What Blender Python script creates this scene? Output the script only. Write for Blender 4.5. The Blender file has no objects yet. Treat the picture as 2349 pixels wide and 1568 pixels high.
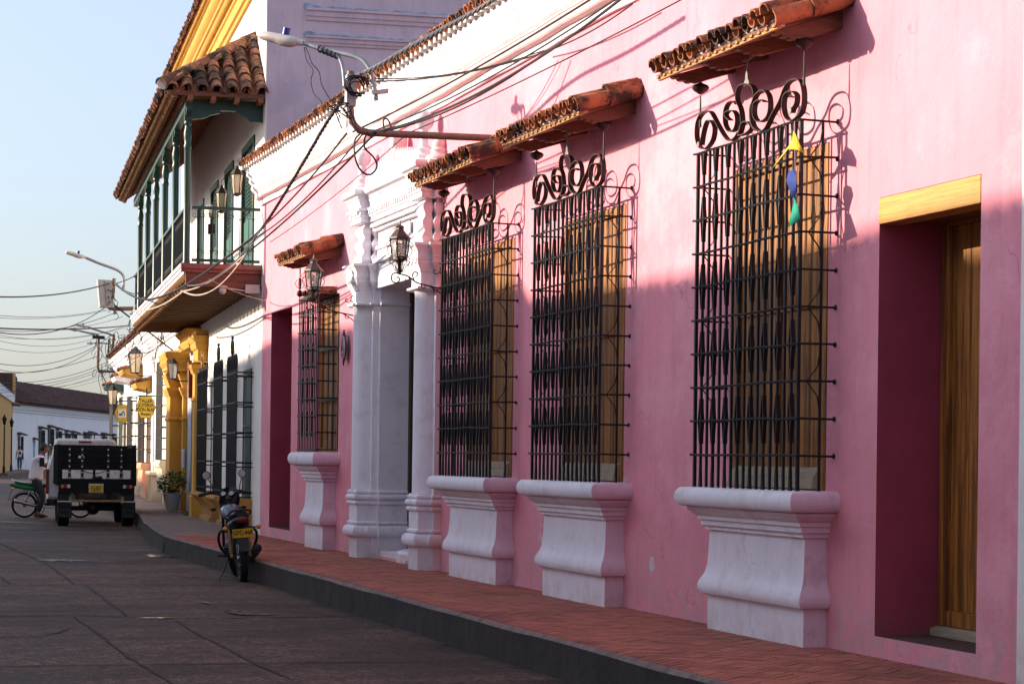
import bpy, bmesh, math, random
from mathutils import Vector, Matrix
random.seed(7)
PI=math.pi; rad=math.radians
scn=bpy.context.scene
COL=scn.collection
# ------------------------------------------------------------------ camera maths (photo pixel -> point in the world)
F=5000.0; TH=math.atan(1584/F); RL=math.atan(.0122); PX=1174.5; PY=1046.4; HC=1.55
def ray(x,y):
    a=x-PX; b=y-PY; c,s=math.cos(RL),math.sin(RL)
    a2=a*c+b*s; b2=-a*s+b*c
    ct,st=math.cos(TH),math.sin(TH)
    return Vector((a2/F*ct+st, -a2/F*st+ct, -b2/F))
def at(x,y,X=None,Y=None,Z=None):
    d=ray(x,y)
    if X is not None: t=X/d.x
    elif Y is not None: t=Y/d.y
    else: t=(Z-HC)/d.z
    return Vector((d.x*t,d.y*t,HC+d.z*t))
# ------------------------------------------------------------------ materials
MATS={}
def N(nt,t,**k):
    n=nt.nodes.new(t)
    for a,b in k.items():
        if a in n.inputs: n.inputs[a].default_value=b
        else: setattr(n,a,b)
    return n
def mat(name,col,rough=.8,metal=0.,var=.12,scale=3.,bump=.15,bscale=40.,streak=0.,stain=None,stain_amt=.0,stain_scale=2.,low=None,island=0.,spec=.4,emit=None,alpha=None,stretch=(1,1,1),chip=None,chip_th=.66,crack=0.,st_lo=.52):
    if name in MATS: return MATS[name]
    m=bpy.data.materials.new(name); m.use_nodes=True; nt=m.node_tree; L=nt.links.new
    b=nt.nodes['Principled BSDF']; b.inputs['Roughness'].default_value=rough; b.inputs['Metallic'].default_value=metal
    b.inputs['Specular IOR Level'].default_value=spec
    geo=N(nt,'ShaderNodeNewGeometry'); tc=N(nt,'ShaderNodeTexCoord')
    mp=N(nt,'ShaderNodeMapping'); mp.inputs['Scale'].default_value=stretch; L(tc.outputs['Object'],mp.inputs['Vector'])
    n1=N(nt,'ShaderNodeTexNoise',Scale=scale,Detail=8.,Roughness=.62); L(mp.outputs[0],n1.inputs['Vector'])
    def mix(f,a,c):
        x=N(nt,'ShaderNodeMix',data_type='RGBA')
        if hasattr(f,'type'): L(f,x.inputs[0])
        else: x.inputs[0].default_value=f
        for s,v in ((6,a),(7,c)):
            if hasattr(v,'type') and not isinstance(v,tuple): L(v,x.inputs[s])
            else: x.inputs[s].default_value=(*v,1)
        return x.outputs[2]
    def ramp(src,lo,hi):
        r=N(nt,'ShaderNodeMapRange'); L(src,r.inputs[0]); r.inputs[1].default_value=lo; r.inputs[2].default_value=hi
        return r.outputs[0]
    def mul(a,c):
        x=N(nt,'ShaderNodeMath',operation='MULTIPLY'); 
        for i,v in enumerate((a,c)):
            if isinstance(v,(int,float)): x.inputs[i].default_value=v
            else: L(v,x.inputs[i])
        return x.outputs[0]
    dk=tuple(c*(1-var) for c in col); lt=tuple(min(1,c*(1+var)) for c in col)
    out=mix(ramp(n1.outputs[0],.3,.7),dk,lt)
    if streak:
        mp2=N(nt,'ShaderNodeMapping'); mp2.inputs['Scale'].default_value=(9,9,.7); L(tc.outputs['Object'],mp2.inputs['Vector'])
        n2=N(nt,'ShaderNodeTexNoise',Scale=1.3,Detail=6.); L(mp2.outputs[0],n2.inputs['Vector'])
        out=mix(mul(ramp(n2.outputs[0],.5,.75),streak),out,tuple(c*.72 for c in col))
    if stain is not None:
        n3=N(nt,'ShaderNodeTexNoise',Scale=stain_scale,Detail=10.,Roughness=.7); L(mp.outputs[0],n3.inputs['Vector'])
        out=mix(mul(ramp(n3.outputs[0],st_lo,st_lo+.1),stain_amt),out,stain)
    if low is not None:      # worn, splashed foot of a wall: low=(colour, z0, z1)
        sp=N(nt,'ShaderNodeSeparateXYZ'); L(geo.outputs['Position'],sp.inputs[0])
        n4=N(nt,'ShaderNodeTexNoise',Scale=5.,Detail=10.,Roughness=.75); L(tc.outputs['Object'],n4.inputs['Vector'])
        f=mul(ramp(sp.outputs[2],low[2],low[1]),ramp(n4.outputs[0],.42,.62))
        out=mix(f,out,low[0])
    if chip is not None:     # flaked paint
        n5=N(nt,'ShaderNodeTexNoise',Scale=2.3,Detail=7.,Roughness=.55); L(tc.outputs['Object'],n5.inputs['Vector'])
        sp5=N(nt,'ShaderNodeSeparateXYZ'); L(geo.outputs['Position'],sp5.inputs[0])
        f=mul(ramp(n5.outputs[0],chip_th,chip_th+.012),ramp(sp5.outputs[2],2.1,.9))
        out=mix(f,out,chip)
    hgt=None
    if crack:                # hairline cracks and brushed wash
        nd=N(nt,'ShaderNodeTexNoise',Scale=2.,Detail=5.); L(tc.outputs['Object'],nd.inputs['Vector'])
        vm=N(nt,'ShaderNodeVectorMath',operation='MULTIPLY_ADD'); L(nd.outputs['Color'],vm.inputs[0]); vm.inputs[1].default_value=(.9,.9,.9); L(tc.outputs['Object'],vm.inputs[2])
        vo=N(nt,'ShaderNodeTexVoronoi',feature='DISTANCE_TO_EDGE',Scale=.55); L(vm.outputs[0],vo.inputs['Vector'])
        nm=N(nt,'ShaderNodeTexNoise',Scale=.9,Detail=2.); L(tc.outputs['Object'],nm.inputs['Vector'])
        f=mul(mul(ramp(vo.outputs[0],.0035,.0015),ramp(nm.outputs[0],.5,.6)),crack)
        out=mix(f,out,tuple(c*.45 for c in col)); 
        nb3=N(nt,'ShaderNodeTexNoise',Scale=3.3,Detail=9.,Roughness=.7); L(tc.outputs['Object'],nb3.inputs['Vector'])
        out=mix(mul(ramp(nb3.outputs[0],.60,.70),.35),out,tuple(c*.78 for c in col))
    if island:
        hs=N(nt,'ShaderNodeHueSaturation'); L(out,hs.inputs['Color'])
        L(ramp(geo.outputs['Random Per Island'],0,1),hs.inputs['Value'])
        r=N(nt,'ShaderNodeMapRange'); L(geo.outputs['Random Per Island'],r.inputs[0]); r.inputs[3].default_value=1-island; r.inputs[4].default_value=1+island
        L(r.outputs[0],hs.inputs['Value']); out=hs.outputs[0]
    L(out,b.inputs['Base Color'])
    if bump:
        nb=N(nt,'ShaderNodeTexNoise',Scale=bscale,Detail=6.); L(mp.outputs[0],nb.inputs['Vector'])
        nb2=N(nt,'ShaderNodeTexNoise',Scale=bscale*.06,Detail=3.); L(mp.outputs[0],nb2.inputs['Vector'])
        ad=N(nt,'ShaderNodeMath',operation='MULTIPLY_ADD'); L(nb2.outputs[0],ad.inputs[0]); ad.inputs[1].default_value=5.; L(nb.outputs[0],ad.inputs[2])
        bp=N(nt,'ShaderNodeBump',Strength=bump,Distance=.01); L(ad.outputs[0],bp.inputs['Height']); L(bp.outputs[0],b.inputs['Normal'])
    if emit: b.inputs['Emission Color'].default_value=(*emit,1); b.inputs['Emission Strength'].default_value=1
    if alpha is not None: b.inputs['Transmission Weight'].default_value=alpha; b.inputs['IOR'].default_value=1.1
    MATS[name]=m; return m
def M(k): return MATS[k]
mat('pink_plaster',(.74,.275,.345),.9,var=.10,scale=1.1,bump=.4,bscale=30,streak=.38,stain=(.82,.38,.45),stain_amt=.6,stain_scale=.7,low=((.50,.33,.34),.25,1.0),chip=(.60,.54,.55),chip_th=.675,crack=.5)
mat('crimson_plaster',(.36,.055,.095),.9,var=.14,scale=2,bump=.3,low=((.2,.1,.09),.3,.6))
mat('white_plaster',(.77,.74,.80),.88,crack=.35,var=.05,scale=2,bump=.35,bscale=30,streak=.25,stain=(.55,.48,.46),stain_amt=.35,stain_scale=4.5,low=((.6,.5,.48),.25,.45))
mat('white_wall',(.78,.75,.72),.88,var=.05,scale=1.5,bump=.35,bscale=25,streak=.25,low=((.55,.5,.46),.25,.7))
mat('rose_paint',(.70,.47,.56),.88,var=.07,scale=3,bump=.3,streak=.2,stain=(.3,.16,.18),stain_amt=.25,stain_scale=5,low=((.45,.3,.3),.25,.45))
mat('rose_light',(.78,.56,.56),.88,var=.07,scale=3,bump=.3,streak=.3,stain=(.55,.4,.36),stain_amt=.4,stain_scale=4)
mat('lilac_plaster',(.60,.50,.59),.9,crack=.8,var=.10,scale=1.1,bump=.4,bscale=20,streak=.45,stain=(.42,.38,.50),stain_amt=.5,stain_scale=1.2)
mat('blue_stain',(.30,.38,.47),.9,var=.35,scale=8,bump=.5)
mat('yellow_plaster',(.56,.30,.05),.85,var=.10,scale=2,bump=.3,bscale=25,streak=.3,low=((.3,.2,.08),.25,.6))
mat('ochre_plaster',(.44,.22,.045),.85,var=.12,scale=2,bump=.3,streak=.5,low=((.25,.17,.08),.25,.6))
mat('far_yellow',(.62,.36,.12),.9,var=.08,scale=.6,bump=.2)
mat('far_white',(.82,.80,.80),.9,var=.06,scale=.5,bump=.2,streak=.3,low=((.55,.52,.45),0,1.2))
mat('cream_plaster',(.66,.55,.38),.9,var=.1,low=((.35,.28,.2),.2,.6))
mat('salmon_plaster',(.68,.33,.2),.9,var=.1)
mat('slate_plaster',(.33,.36,.42),.9,var=.12,scale=2)
mat('iron',(.003,.006,.009),.5,metal=.0,var=.3,scale=20,bump=.2,bscale=60,stain=(.016,.010,.009),stain_amt=.5,stain_scale=8,spec=.35)
mat('rusty_iron',(.028,.014,.012),.6,metal=.0,var=.3,scale=15,bump=.2,bscale=60)
mat('grey_iron',(.22,.21,.19),.6,metal=.3,var=.2,scale=15)
mat('honey_wood',(.38,.155,.028),.5,var=.35,scale=4,bump=.3,bscale=25,stretch=(12,12,.5),stain=(.11,.038,.010),stain_amt=.85,stain_scale=1.3,st_lo=.46)
mat('beam_wood',(.56,.30,.085),.6,var=.2,scale=4,bump=.35,bscale=25,stretch=(12,.5,12))
mat('weathered_wood',(.33,.27,.19),.8,var=.25,scale=6,stretch=(8,1,8))
mat('brown_wood',(.24,.085,.04),.6,var=.25,scale=6,bump=.2,stretch=(1,8,8))
mat('red_wood',(.17,.06,.032),.6,var=.3,scale=6,bump=.2,stretch=(1,8,8),stain=(.06,.03,.02),stain_amt=.5)
mat('edge_clay',(.30,.12,.09),.85,var=.2,scale=6,bump=.3,stain=(.1,.05,.04),stain_amt=.6)
mat('joist_wood',(.15,.075,.035),.7,var=.35,scale=6,bump=.2,stretch=(1,8,8))
mat('carved_brown',(.20,.10,.04),.75,var=.4,scale=10,bump=.3)
mat('gold_wood',(.38,.20,.07),.6,var=.3,scale=10,bump=.3)
mat('dark_wood',(.055,.032,.022),.7,var=.4,scale=8,bump=.3,stretch=(1,8,8))
mat('green_paint',(.006,.046,.034),.42,var=.2,scale=5,bump=.15,bscale=30,spec=.5)
mat('green_panel',(.025,.11,.08),.45,var=.15,scale=5,bump=.1)
mat('clay_tile',(.36,.13,.055),.85,var=.35,scale=9,bump=.7,bscale=40,stain=(.030,.019,.015),stain_amt=.95,stain_scale=3.6,island=.4,st_lo=.47)
mat('clay_tile_old',(.27,.115,.062),.9,var=.3,scale=9,bump=.6,bscale=50,stain=(.035,.027,.022),stain_amt=.97,stain_scale=2.6,island=.45,st_lo=.47)
mat('far_tile',(.085,.045,.038),.95,var=.35,scale=6,bump=.5,bscale=10,stain=(.02,.018,.018),stain_amt=.8,stain_scale=2,island=.3)
mat('mortar',(.62,.58,.53),.9,var=.2,scale=12,stain=(.2,.17,.13),stain_amt=.5,stain_scale=9)
mat('steel_pipe',(.23,.15,.12),.6,metal=.4,var=.3,scale=6,bump=.2,stain=(.3,.22,.2),stain_amt=.5)
mat('galvanised',(.3,.32,.35),.45,metal=.5,var=.15,scale=8)
mat('lamp_grey',(.55,.5,.47),.5,var=.08,scale=5)
mat('lamp_glass',(.5,.48,.45),.3,var=.05)
mat('blue_plastic',(.01,.03,.25),.35,var=.1)
mat('cable',(.018,.014,.018),.6,var=.2,bump=0)
mat('cable_grey',(.10,.11,.13),.6,var=.2,bump=0)
mat('cable_pale',(.45,.38,.32),.7,var=.2,bump=0)
mat('black_metal',(.02,.018,.018),.45,metal=.3,var=.2,bump=.1)
mat('roof_metal',(.075,.055,.05),.5,metal=.4,var=.25,scale=8,bump=.1)
mat('pane_glass',(.75,.72,.68),.12,var=.03,bump=.05,alpha=.75,spec=.5)
mat('milk_glass',(.62,.5,.34),.3,var=.12,scale=6,bump=.05)
mat('bulb_white',(.8,.78,.72),.35,var=.04,bump=0)
mat('purple_glass',(.09,.03,.07),.15,var=.3,scale=6,bump=.05,spec=.7)
mat('herringbone_brick',(.34,.108,.074),.88,var=.2,scale=6,bump=.3,bscale=60,stain=(.12,.04,.035),stain_amt=.55,stain_scale=1.1,island=.16)
mat('brick_bed',(.07,.035,.03),.95,var=.3,scale=20)
mat('paving',(.19,.13,.11),.85,var=.2,scale=2,bump=.4,stain=(.09,.06,.055),stain_amt=.6,stain_scale=1.5)
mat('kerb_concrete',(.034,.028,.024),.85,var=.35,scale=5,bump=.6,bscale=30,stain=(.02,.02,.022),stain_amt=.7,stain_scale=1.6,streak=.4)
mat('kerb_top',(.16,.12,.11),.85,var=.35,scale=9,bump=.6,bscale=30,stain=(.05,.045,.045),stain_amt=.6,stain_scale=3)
mat('joint_tar',(.012,.010,.011),.8,var=.3,bump=.4)
mat('rubber',(.008,.008,.009),.75,var=.2,scale=20,bump=.3,bscale=40)
mat('chrome',(.5,.5,.52),.18,metal=1,var=.05,bump=0)
mat('dark_metal',(.012,.012,.014),.45,metal=.2,var=.2,bump=.1)
mat('truck_navy',(.005,.007,.010),.6,var=.3,scale=6,bump=.25,bscale=40,spec=.2)
mat('truck_white',(.78,.76,.76),.35,var=.1,scale=8,bump=.05,stain=(.3,.25,.25),stain_amt=.3,stain_scale=6)
mat('tail_red',(.3,.012,.015),.25,var=.1,bump=0)
mat('amber',(.55,.2,.03),.25,var=.1,bump=0)
mat('lens_white',(.6,.6,.62),.25,var=.1,bump=0)
mat('tan_bar',(.30,.2,.09),.6,var=.3,scale=10)
mat('plate_yellow',(.68,.42,.03),.45,var=.08,scale=20,bump=.05)
mat('ink',(.01,.01,.012),.5,var=.1,bump=0)
mat('flap_ink',(.12,.13,.15),.6,var=.1,bump=0)
mat('dark_glass',(.012,.016,.02),.1,var=.2,bump=0,spec=.7)
mat('green_fairing',(.01,.16,.04),.3,var=.1,bump=0,spec=.5)
mat('dark_green',(.008,.04,.02),.3,var=.1,bump=0)
mat('seat_vinyl',(.007,.009,.014),.4,var=.2,bump=.1)
mat('bike_navy',(.015,.03,.06),.25,var=.2,bump=0,spec=.6)
mat('bike_red',(.10,.008,.010),.3,var=.2,bump=0)
mat('skin',(.22,.095,.055),.6,var=.1,scale=8,bump=.1)
mat('hair',(.008,.007,.007),.6,var=.3,scale=40,bump=.6,bscale=80)
mat('shirt_white',(.66,.62,.66),.85,var=.06,scale=6,bump=.4,bscale=9)
mat('trousers',(.012,.013,.02),.85,var=.3,scale=8,bump=.4,bscale=12)
mat('jeans',(.035,.07,.14),.85,var=.3,scale=8,bump=.4,bscale=12)
mat('sandal',(.014,.014,.014),.7,var=.2)
mat('leaf',(.05,.13,.035),.6,var=.4,scale=9,bump=0,island=.4)
mat('bark',(.09,.06,.04),.9,var=.3)
mat('soil',(.04,.028,.02),.95,var=.3)
mat('pot_white',(.5,.52,.56),.6,var=.12,scale=6,stain=(.25,.22,.2),stain_amt=.4)
mat('flag_yellow',(.75,.55,.02),.7,var=.1,bump=.1)
mat('flag_blue',(.004,.03,.22),.7,var=.15,bump=.1)
mat('flag_green',(.0,.32,.2),.7,var=.12,bump=.1)
mat('string_pale',(.6,.5,.5),.8,var=.1,bump=0)
mat('red_letters',(.62,.1,.1),.8,var=.2,bump=0)
mat('sign_yellow',(.60,.40,.03),.5,var=.15,scale=10,bump=.1)
mat('white_paint',(.7,.7,.7),.6,var=.06)
mat('box_grey',(.33,.34,.36),.55,var=.15,scale=6)
mat('dust',(.16,.13,.12),.95,var=.3)
mat('roof_far_house',(.16,.07,.045),.9,var=.3,scale=3)
mat('opp_wall',(.82,.80,.77),.9,var=.08,scale=.8)
def road_mat():
    m=bpy.data.materials.new('worn_concrete_road'); m.use_nodes=True; nt=m.node_tree; L=nt.links.new; b=nt.nodes['Principled BSDF']
    g=N(nt,'ShaderNodeNewGeometry')
    def noise(sc,det,ro=.6,stretch=None):
        n=N(nt,'ShaderNodeTexNoise',Scale=sc,Detail=det,Roughness=ro)
        if stretch:
            mp=N(nt,'ShaderNodeMapping'); mp.inputs['Scale'].default_value=stretch; L(g.outputs['Position'],mp.inputs['Vector']); L(mp.outputs[0],n.inputs['Vector'])
        else: L(g.outputs['Position'],n.inputs['Vector'])
        return n.outputs[0]
    def cr(src,stops):
        r=N(nt,'ShaderNodeValToRGB'); L(src,r.inputs[0]); e=r.color_ramp.elements
        e[0].position,e[0].color=stops[0][0],(*stops[0][1],1); e[1].position,e[1].color=stops[-1][0],(*stops[-1][1],1)
        for p,c in stops[1:-1]: x=e.new(p); x.color=(*c,1)
        return r.outputs[0]
    def mix(f,a,c,bt='MIX'):
        x=N(nt,'ShaderNodeMix',data_type='RGBA',blend_type=bt)
        if isinstance(f,float): x.inputs[0].default_value=f
        else: L(f,x.inputs[0])
        for s,v in ((6,a),(7,c)):
            if isinstance(v,tuple): x.inputs[s].default_value=(*v,1)
            else: L(v,x.inputs[s])
        return x.outputs[2]
    base=cr(noise(.7,8),[(.3,(.062,.041,.034)),(.55,(.100,.067,.055)),(.75,(.134,.092,.076))])
    speck=cr(noise(42,4,.8),[(.38,(.3,.3,.3)),(.54,(1,1,1)),(.66,(2.6,2.5,2.5))])
    c=mix(1.0,base,speck,'MULTIPLY')
    c=mix(1.0,c,cr(noise(13,3,.9),[(.40,(.45,.43,.43)),(.52,(1,1,1)),(.64,(1.9,1.8,1.75))]),'MULTIPLY')
    c=mix(1.0,c,cr(noise(3.,9,.7),[(.33,(.45,.43,.43)),(.5,(1,1,1)),(.7,(1.45,1.4,1.38))]),'MULTIPLY')
    c=mix(1.0,c,cr(noise(.35,7,.6,(.5,1.6,1)),[(.42,(.62,.6,.62)),(.56,(1.15,1.12,1.1))]),'MULTIPLY')
    wet=cr(noise(.55,9,.65,(1.,1.7,1)),[(.50,(0,0,0)),(.60,(1,1,1))])
    c2=mix(wet,c,mix(1.0,c,(.45,.43,.45),'MULTIPLY'))
    L(c2,b.inputs['Base Color'])
    rr=N(nt,'ShaderNodeMapRange'); L(wet,rr.inputs[0]); rr.inputs[3].default_value=.68; rr.inputs[4].default_value=.6; L(rr.outputs[0],b.inputs['Roughness'])
    b.inputs['Specular IOR Level'].default_value=.2
    bp=N(nt,'ShaderNodeBump',Strength=1.,Distance=.02); L(noise(38,8,.8),bp.inputs['Height'])
    bp2=N(nt,'ShaderNodeBump',Strength=.12,Distance=.05); L(noise(2.5,4),bp2.inputs['Height']); L(bp.outputs[0],bp2.inputs['Normal']); L(bp2.outputs[0],b.inputs['Normal'])
    MATS['road']=m
    m=bpy.data.materials.new('puddle_water'); m.use_nodes=True; nt=m.node_tree; L=nt.links.new; b=nt.nodes['Principled BSDF']
    b.inputs['Base Color'].default_value=(.012,.011,.012,1); b.inputs['Specular IOR Level'].default_value=.6
    g=N(nt,'ShaderNodeNewGeometry'); n=N(nt,'ShaderNodeTexNoise',Scale=14.,Detail=6.); L(g.outputs['Position'],n.inputs['Vector'])
    r=N(nt,'ShaderNodeMapRange'); L(n.outputs[0],r.inputs[0]); r.inputs[1].default_value=.45; r.inputs[2].default_value=.6; r.inputs[3].default_value=.04; r.inputs[4].default_value=.6; L(r.outputs[0],b.inputs['Roughness'])
    bp=N(nt,'ShaderNodeBump',Strength=.25,Distance=.01); L(n.outputs[0],bp.inputs['Height']); L(bp.outputs[0],b.inputs['Normal'])
    MATS['puddle']=m
road_mat()
# ------------------------------------------------------------------ mesh helpers
class MB:
    def __init__(s): s.v=[]; s.f=[]; s.m=[]
    def pts(s,ps):
        i=len(s.v); s.v+= [tuple(p) for p in ps]; return i
    def face(s,idx,m=0): s.f.append(tuple(idx)); s.m.append(m)
    def poly(s,ps,m=0):
        i=s.pts(ps); s.face(range(i,i+len(ps)),m)
    def box(s,x0,x1,y0,y1,z0,z1,m=0):
        i=s.pts([(x,y,z) for z in (z0,z1) for x,y in ((x0,y0),(x1,y0),(x1,y1),(x0,y1))])
        for q in ((0,3,2,1),(4,5,6,7),(0,1,5,4),(1,2,6,5),(2,3,7,6),(3,0,4,7)): s.face([i+k for k in q],m)
        return s
    def obox(s,c,ax,ay,az,m=0):
        c=Vector(c); ax,ay,az=Vector(ax),Vector(ay),Vector(az)
        i=s.pts([c+ax*a+ay*b+az*d for d in (-1,1) for a,b in ((-1,-1),(1,-1),(1,1),(-1,1))])
        for q in ((0,3,2,1),(4,5,6,7),(0,1,5,4),(1,2,6,5),(2,3,7,6),(3,0,4,7)): s.face([i+k for k in q],m)
        return s
    def rings(s,rs,m=0,closed=True,cap=True,mf=None):
        n=len(rs[0]); ii=[s.pts(r) for r in rs]
        for a in range(len(rs)-1):
            for k in range(n if closed else n-1):
                k2=(k+1)%n; s.face((ii[a]+k,ii[a]+k2,ii[a+1]+k2,ii[a+1]+k), mf(a,k) if mf else m)
        if cap and closed:
            s.face([ii[0]+k for k in range(n-1,-1,-1)],m); s.face([ii[-1]+k for k in range(n)],m)
        return s
    def tube(s,ps,r,n=6,m=0,cap=True,up=None):
        ps=[Vector(p) for p in ps]; rs=[]; L=len(ps)
        t0=(ps[1]-ps[0]).normalized()
        nrm=Vector(up) if up else (Vector((0,0,1)) if abs(t0.z)<.9 else Vector((1,0,0)))
        for i,p in enumerate(ps):
            t=(ps[min(i+1,L-1)]-ps[max(i-1,0)])
            if t.length<1e-9: t=t0
            t.normalize(); nrm=(nrm-t*nrm.dot(t))
            if nrm.length<1e-5: nrm=t.orthogonal()
            nrm.normalize(); bi=t.cross(nrm)
            rr=r[i] if isinstance(r,(list,tuple)) else r
            rs.append([p+(nrm*math.cos(2*PI*k/n)+bi*math.sin(2*PI*k/n))*rr for k in range(n)])
        return s.rings(rs,m,cap=cap)
    def band(s,ps,w,t,side,m=0):
        """flat bar: path ps, width w along 'side', thickness t"""
        ps=[Vector(p) for p in ps]; side=Vector(side).normalized(); rs=[]; L=len(ps)
        for i,p in enumerate(ps):
            d=(ps[min(i+1,L-1)]-ps[max(i-1,0)]).normalized(); nn=d.cross(side).normalized()
            rs.append([p+side*w/2+nn*t/2,p-side*w/2+nn*t/2,p-side*w/2-nn*t/2,p+side*w/2-nn*t/2])
        return s.rings(rs,m)
    def lathe(s,prof,c,n=16,m=0,axis='z',cap=True):
        rs=[]
        for r,z in prof:
            ring=[]
            for k in range(n):
                a=2*PI*k/n; u,v=r*math.cos(a),r*math.sin(a)
                ring.append({'z':(c[0]+u,c[1]+v,c[2]+z),'x':(c[0]+z,c[1]+u,c[2]+v),'y':(c[0]+v,c[1]+z,c[2]+u)}[axis])
            rs.append(ring)
        return s.rings(rs,m,cap=cap)
    def sphere(s,c,r,n=12,m=0,sq=(1,1,1)):
        rs=[]
        for j in range(1,n):
            a=PI*j/n; rs.append([(c[0]+r*sq[0]*math.sin(a)*math.cos(2*PI*k/n),c[1]+r*sq[1]*math.sin(a)*math.sin(2*PI*k/n),c[2]-r*sq[2]*math.cos(a)) for k in range(n)])
        return s.rings(rs,m)
    def prism(s,poly,a0,a1,axis='y',m=0,mcap=None):
        """2D outline extruded along axis; poly=(u,v): axis y -> (x,z); x -> (y,z); z -> (x,y)"""
        def P(u,v,a): return {'y':(u,a,v),'x':(a,u,v),'z':(u,v,a)}[axis]
        i=s.pts([P(u,v,a0) for u,v in poly]); j=s.pts([P(u,v,a1) for u,v in poly]); n=len(poly)
        for k in range(n): s.face((i+k,i+(k+1)%n,j+(k+1)%n,j+k),m)
        s.face([i+k for k in range(n-1,-1,-1)],m if mcap is None else mcap); s.face([j+k for k in range(n)],m if mcap is None else mcap)
        return s
    def build(s,name,mats,parent=None,smooth=None,bevel=0,loc=None):
        me=bpy.data.meshes.new(name); me.from_pydata(s.v,[],s.f); me.update()
        if not isinstance(mats,(list,tuple)): mats=[mats]
        for k in mats: me.materials.append(MATS[k])
        me.polygons.foreach_set('material_index',s.m)
        bm=bmesh.new(); bm.from_mesh(me); bmesh.ops.recalc_face_normals(bm,faces=bm.faces); bm.to_mesh(me); bm.free()
        if smooth is not None:
            me.polygons.foreach_set('use_smooth',[True]*len(me.polygons)); me.set_sharp_from_angle(angle=rad(smooth))
        o=bpy.data.objects.new(name,me); COL.objects.link(o)
        if parent is not None: o.parent=parent
        if loc is not None: o.location=loc
        if bevel:
            b=o.modifiers.new('b','BEVEL'); b.width=bevel; b.segments=2; b.limit_method='ANGLE'; b.angle_limit=rad(40)
        return o
def tag(o,label=None,cat=None,group=None,kind=None):
    if label: o['label']=label
    if cat: o['category']=cat
    if group: o['group']=group
    if kind: o['kind']=kind
    return o
def empty(name,loc=(0,0,0),rz=0,label=None,cat=None,group=None):
    o=bpy.data.objects.new(name,None); COL.objects.link(o); o.location=loc; o.rotation_euler=(0,0,rz); o.empty_display_size=.2
    return tag(o,label,cat,group)
def kids(o): return [c for c in bpy.data.objects if c.parent==o]
def copy_tree(o,parent=None,loc=None):
    c=o.copy(); COL.objects.link(c)
    if parent is not None: c.parent=parent
    if loc is not None: c.location=loc
    for ch in kids(o): copy_tree(ch,c)
    return c
def text(name,s,size,mtx,m,parent=None,extrude=.001,align='CENTER',sx=1,bold=0):
    cu=bpy.data.curves.new(name,'FONT'); cu.body=s; cu.size=size; cu.extrude=extrude; cu.align_x=align; cu.align_y='CENTER'; cu.offset=bold
    t=bpy.data.objects.new(name+'_tmp',cu); COL.objects.link(t); bpy.context.view_layer.update()
    dg=bpy.context.evaluated_depsgraph_get(); me=bpy.data.meshes.new_from_object(t.evaluated_get(dg)); bpy.data.objects.remove(t)
    me.materials.clear(); me.materials.append(MATS[m]); me.transform(Matrix.Diagonal((sx,1,1,1)))
    o=bpy.data.objects.new(name,me); COL.objects.link(o)
    if parent is not None: o.parent=parent
    o.matrix_local=mtx; return o
def spline(ps,k=6):
    """Catmull-Rom through points"""
    ps=[Vector(p) for p in ps]; out=[]
    for i in range(len(ps)-1):
        a=ps[max(i-1,0)]; b=ps[i]; c=ps[i+1]; d=ps[min(i+2,len(ps)-1)]
        for j in range(k):
            t=j/k; out.append(.5*((2*b)+(c-a)*t+(2*a-5*b+4*c-d)*t*t+(3*b-a-3*c+d)*t**3))
    out.append(ps[-1]); return out
def half_tile(mb,p0,p1,side,up,r0,r1,th=.016,down=False,n=8,m=0,jit=.018):
    """one barrel tile: p0 = lower end, p1 = upper end; a real half shell"""
    p0,p1,side,up=Vector(p0),Vector(p1),Vector(side).normalized(),Vector(up).normalized()
    j=Vector((random.uniform(-jit,jit),random.uniform(-jit,jit),random.uniform(-jit,jit)*.6)); p0=p0+j; p1=p1+j*.5
    sg=-1 if down else 1; rs=[]
    for p,r in ((p0,r0),(p1,r1)):
        o=[p+side*(r*math.cos(PI*k/n))+up*(sg*r*math.sin(PI*k/n)) for k in range(n+1)]
        i=[p+side*((r-th)*math.cos(PI*k/n))+up*(sg*(r-th)*math.sin(PI*k/n)) for k in range(n,-1,-1)]
        rs.append(o+i)
    mb.rings(rs,m)
# ------------------------------------------------------------------ camera, light
cam=bpy.data.cameras.new('camera'); co=bpy.data.objects.new('camera',cam); COL.objects.link(co); scn.camera=co
cam.sensor_width=36; cam.lens=36*F/2349; cam.shift_y=(PY-783.9)/2349*1.0; cam.clip_end=3000; cam.clip_start=.1
ct,st=math.cos(TH),math.sin(TH); c_,s_=math.cos(RL),math.sin(RL)
rt=Vector((ct,-st,0)); upv=Vector((0,0,1)); fw=Vector((st,ct,0))
cx_=rt*c_+upv*s_; cy_=upv*c_-rt*s_
if True:
    mtx=Matrix((( cx_.x,cy_.x,-fw.x,0),(cx_.y,cy_.y,-fw.y,0),(cx_.z,cy_.z,-fw.z,HC),(0,0,0,1)))
    co.matrix_world=mtx
SUN=Vector((1,-.52,-.345)).normalized()
sd=bpy.data.lights.new('sun','SUN'); sd.energy=3.1; sd.angle=rad(.8); sd.color=(1.,.80,.60)
so=bpy.data.objects.new('sun',sd); COL.objects.link(so); so.rotation_euler=(-SUN).to_track_quat('Z','Y').to_euler()
so.location=(-20,40,30)
TP=[.4,3,6,3.3,3.0,2.6,.113]
w=bpy.data.worlds.new('World'); scn.world=w; w.use_nodes=True; nt=w.node_tree
bg=nt.nodes['Background']; sky=nt.nodes.new('ShaderNodeTexSky'); sky.sky_type='NISHITA'; sky.sun_disc=False
sky.sun_elevation=math.asin(-SUN.z); sky.sun_rotation=math.atan2(-SUN.x,-SUN.y); sky.air_density=1.; sky.dust_density=TP[1]; sky.ozone_density=TP[2]; sky.altitude=0
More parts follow.
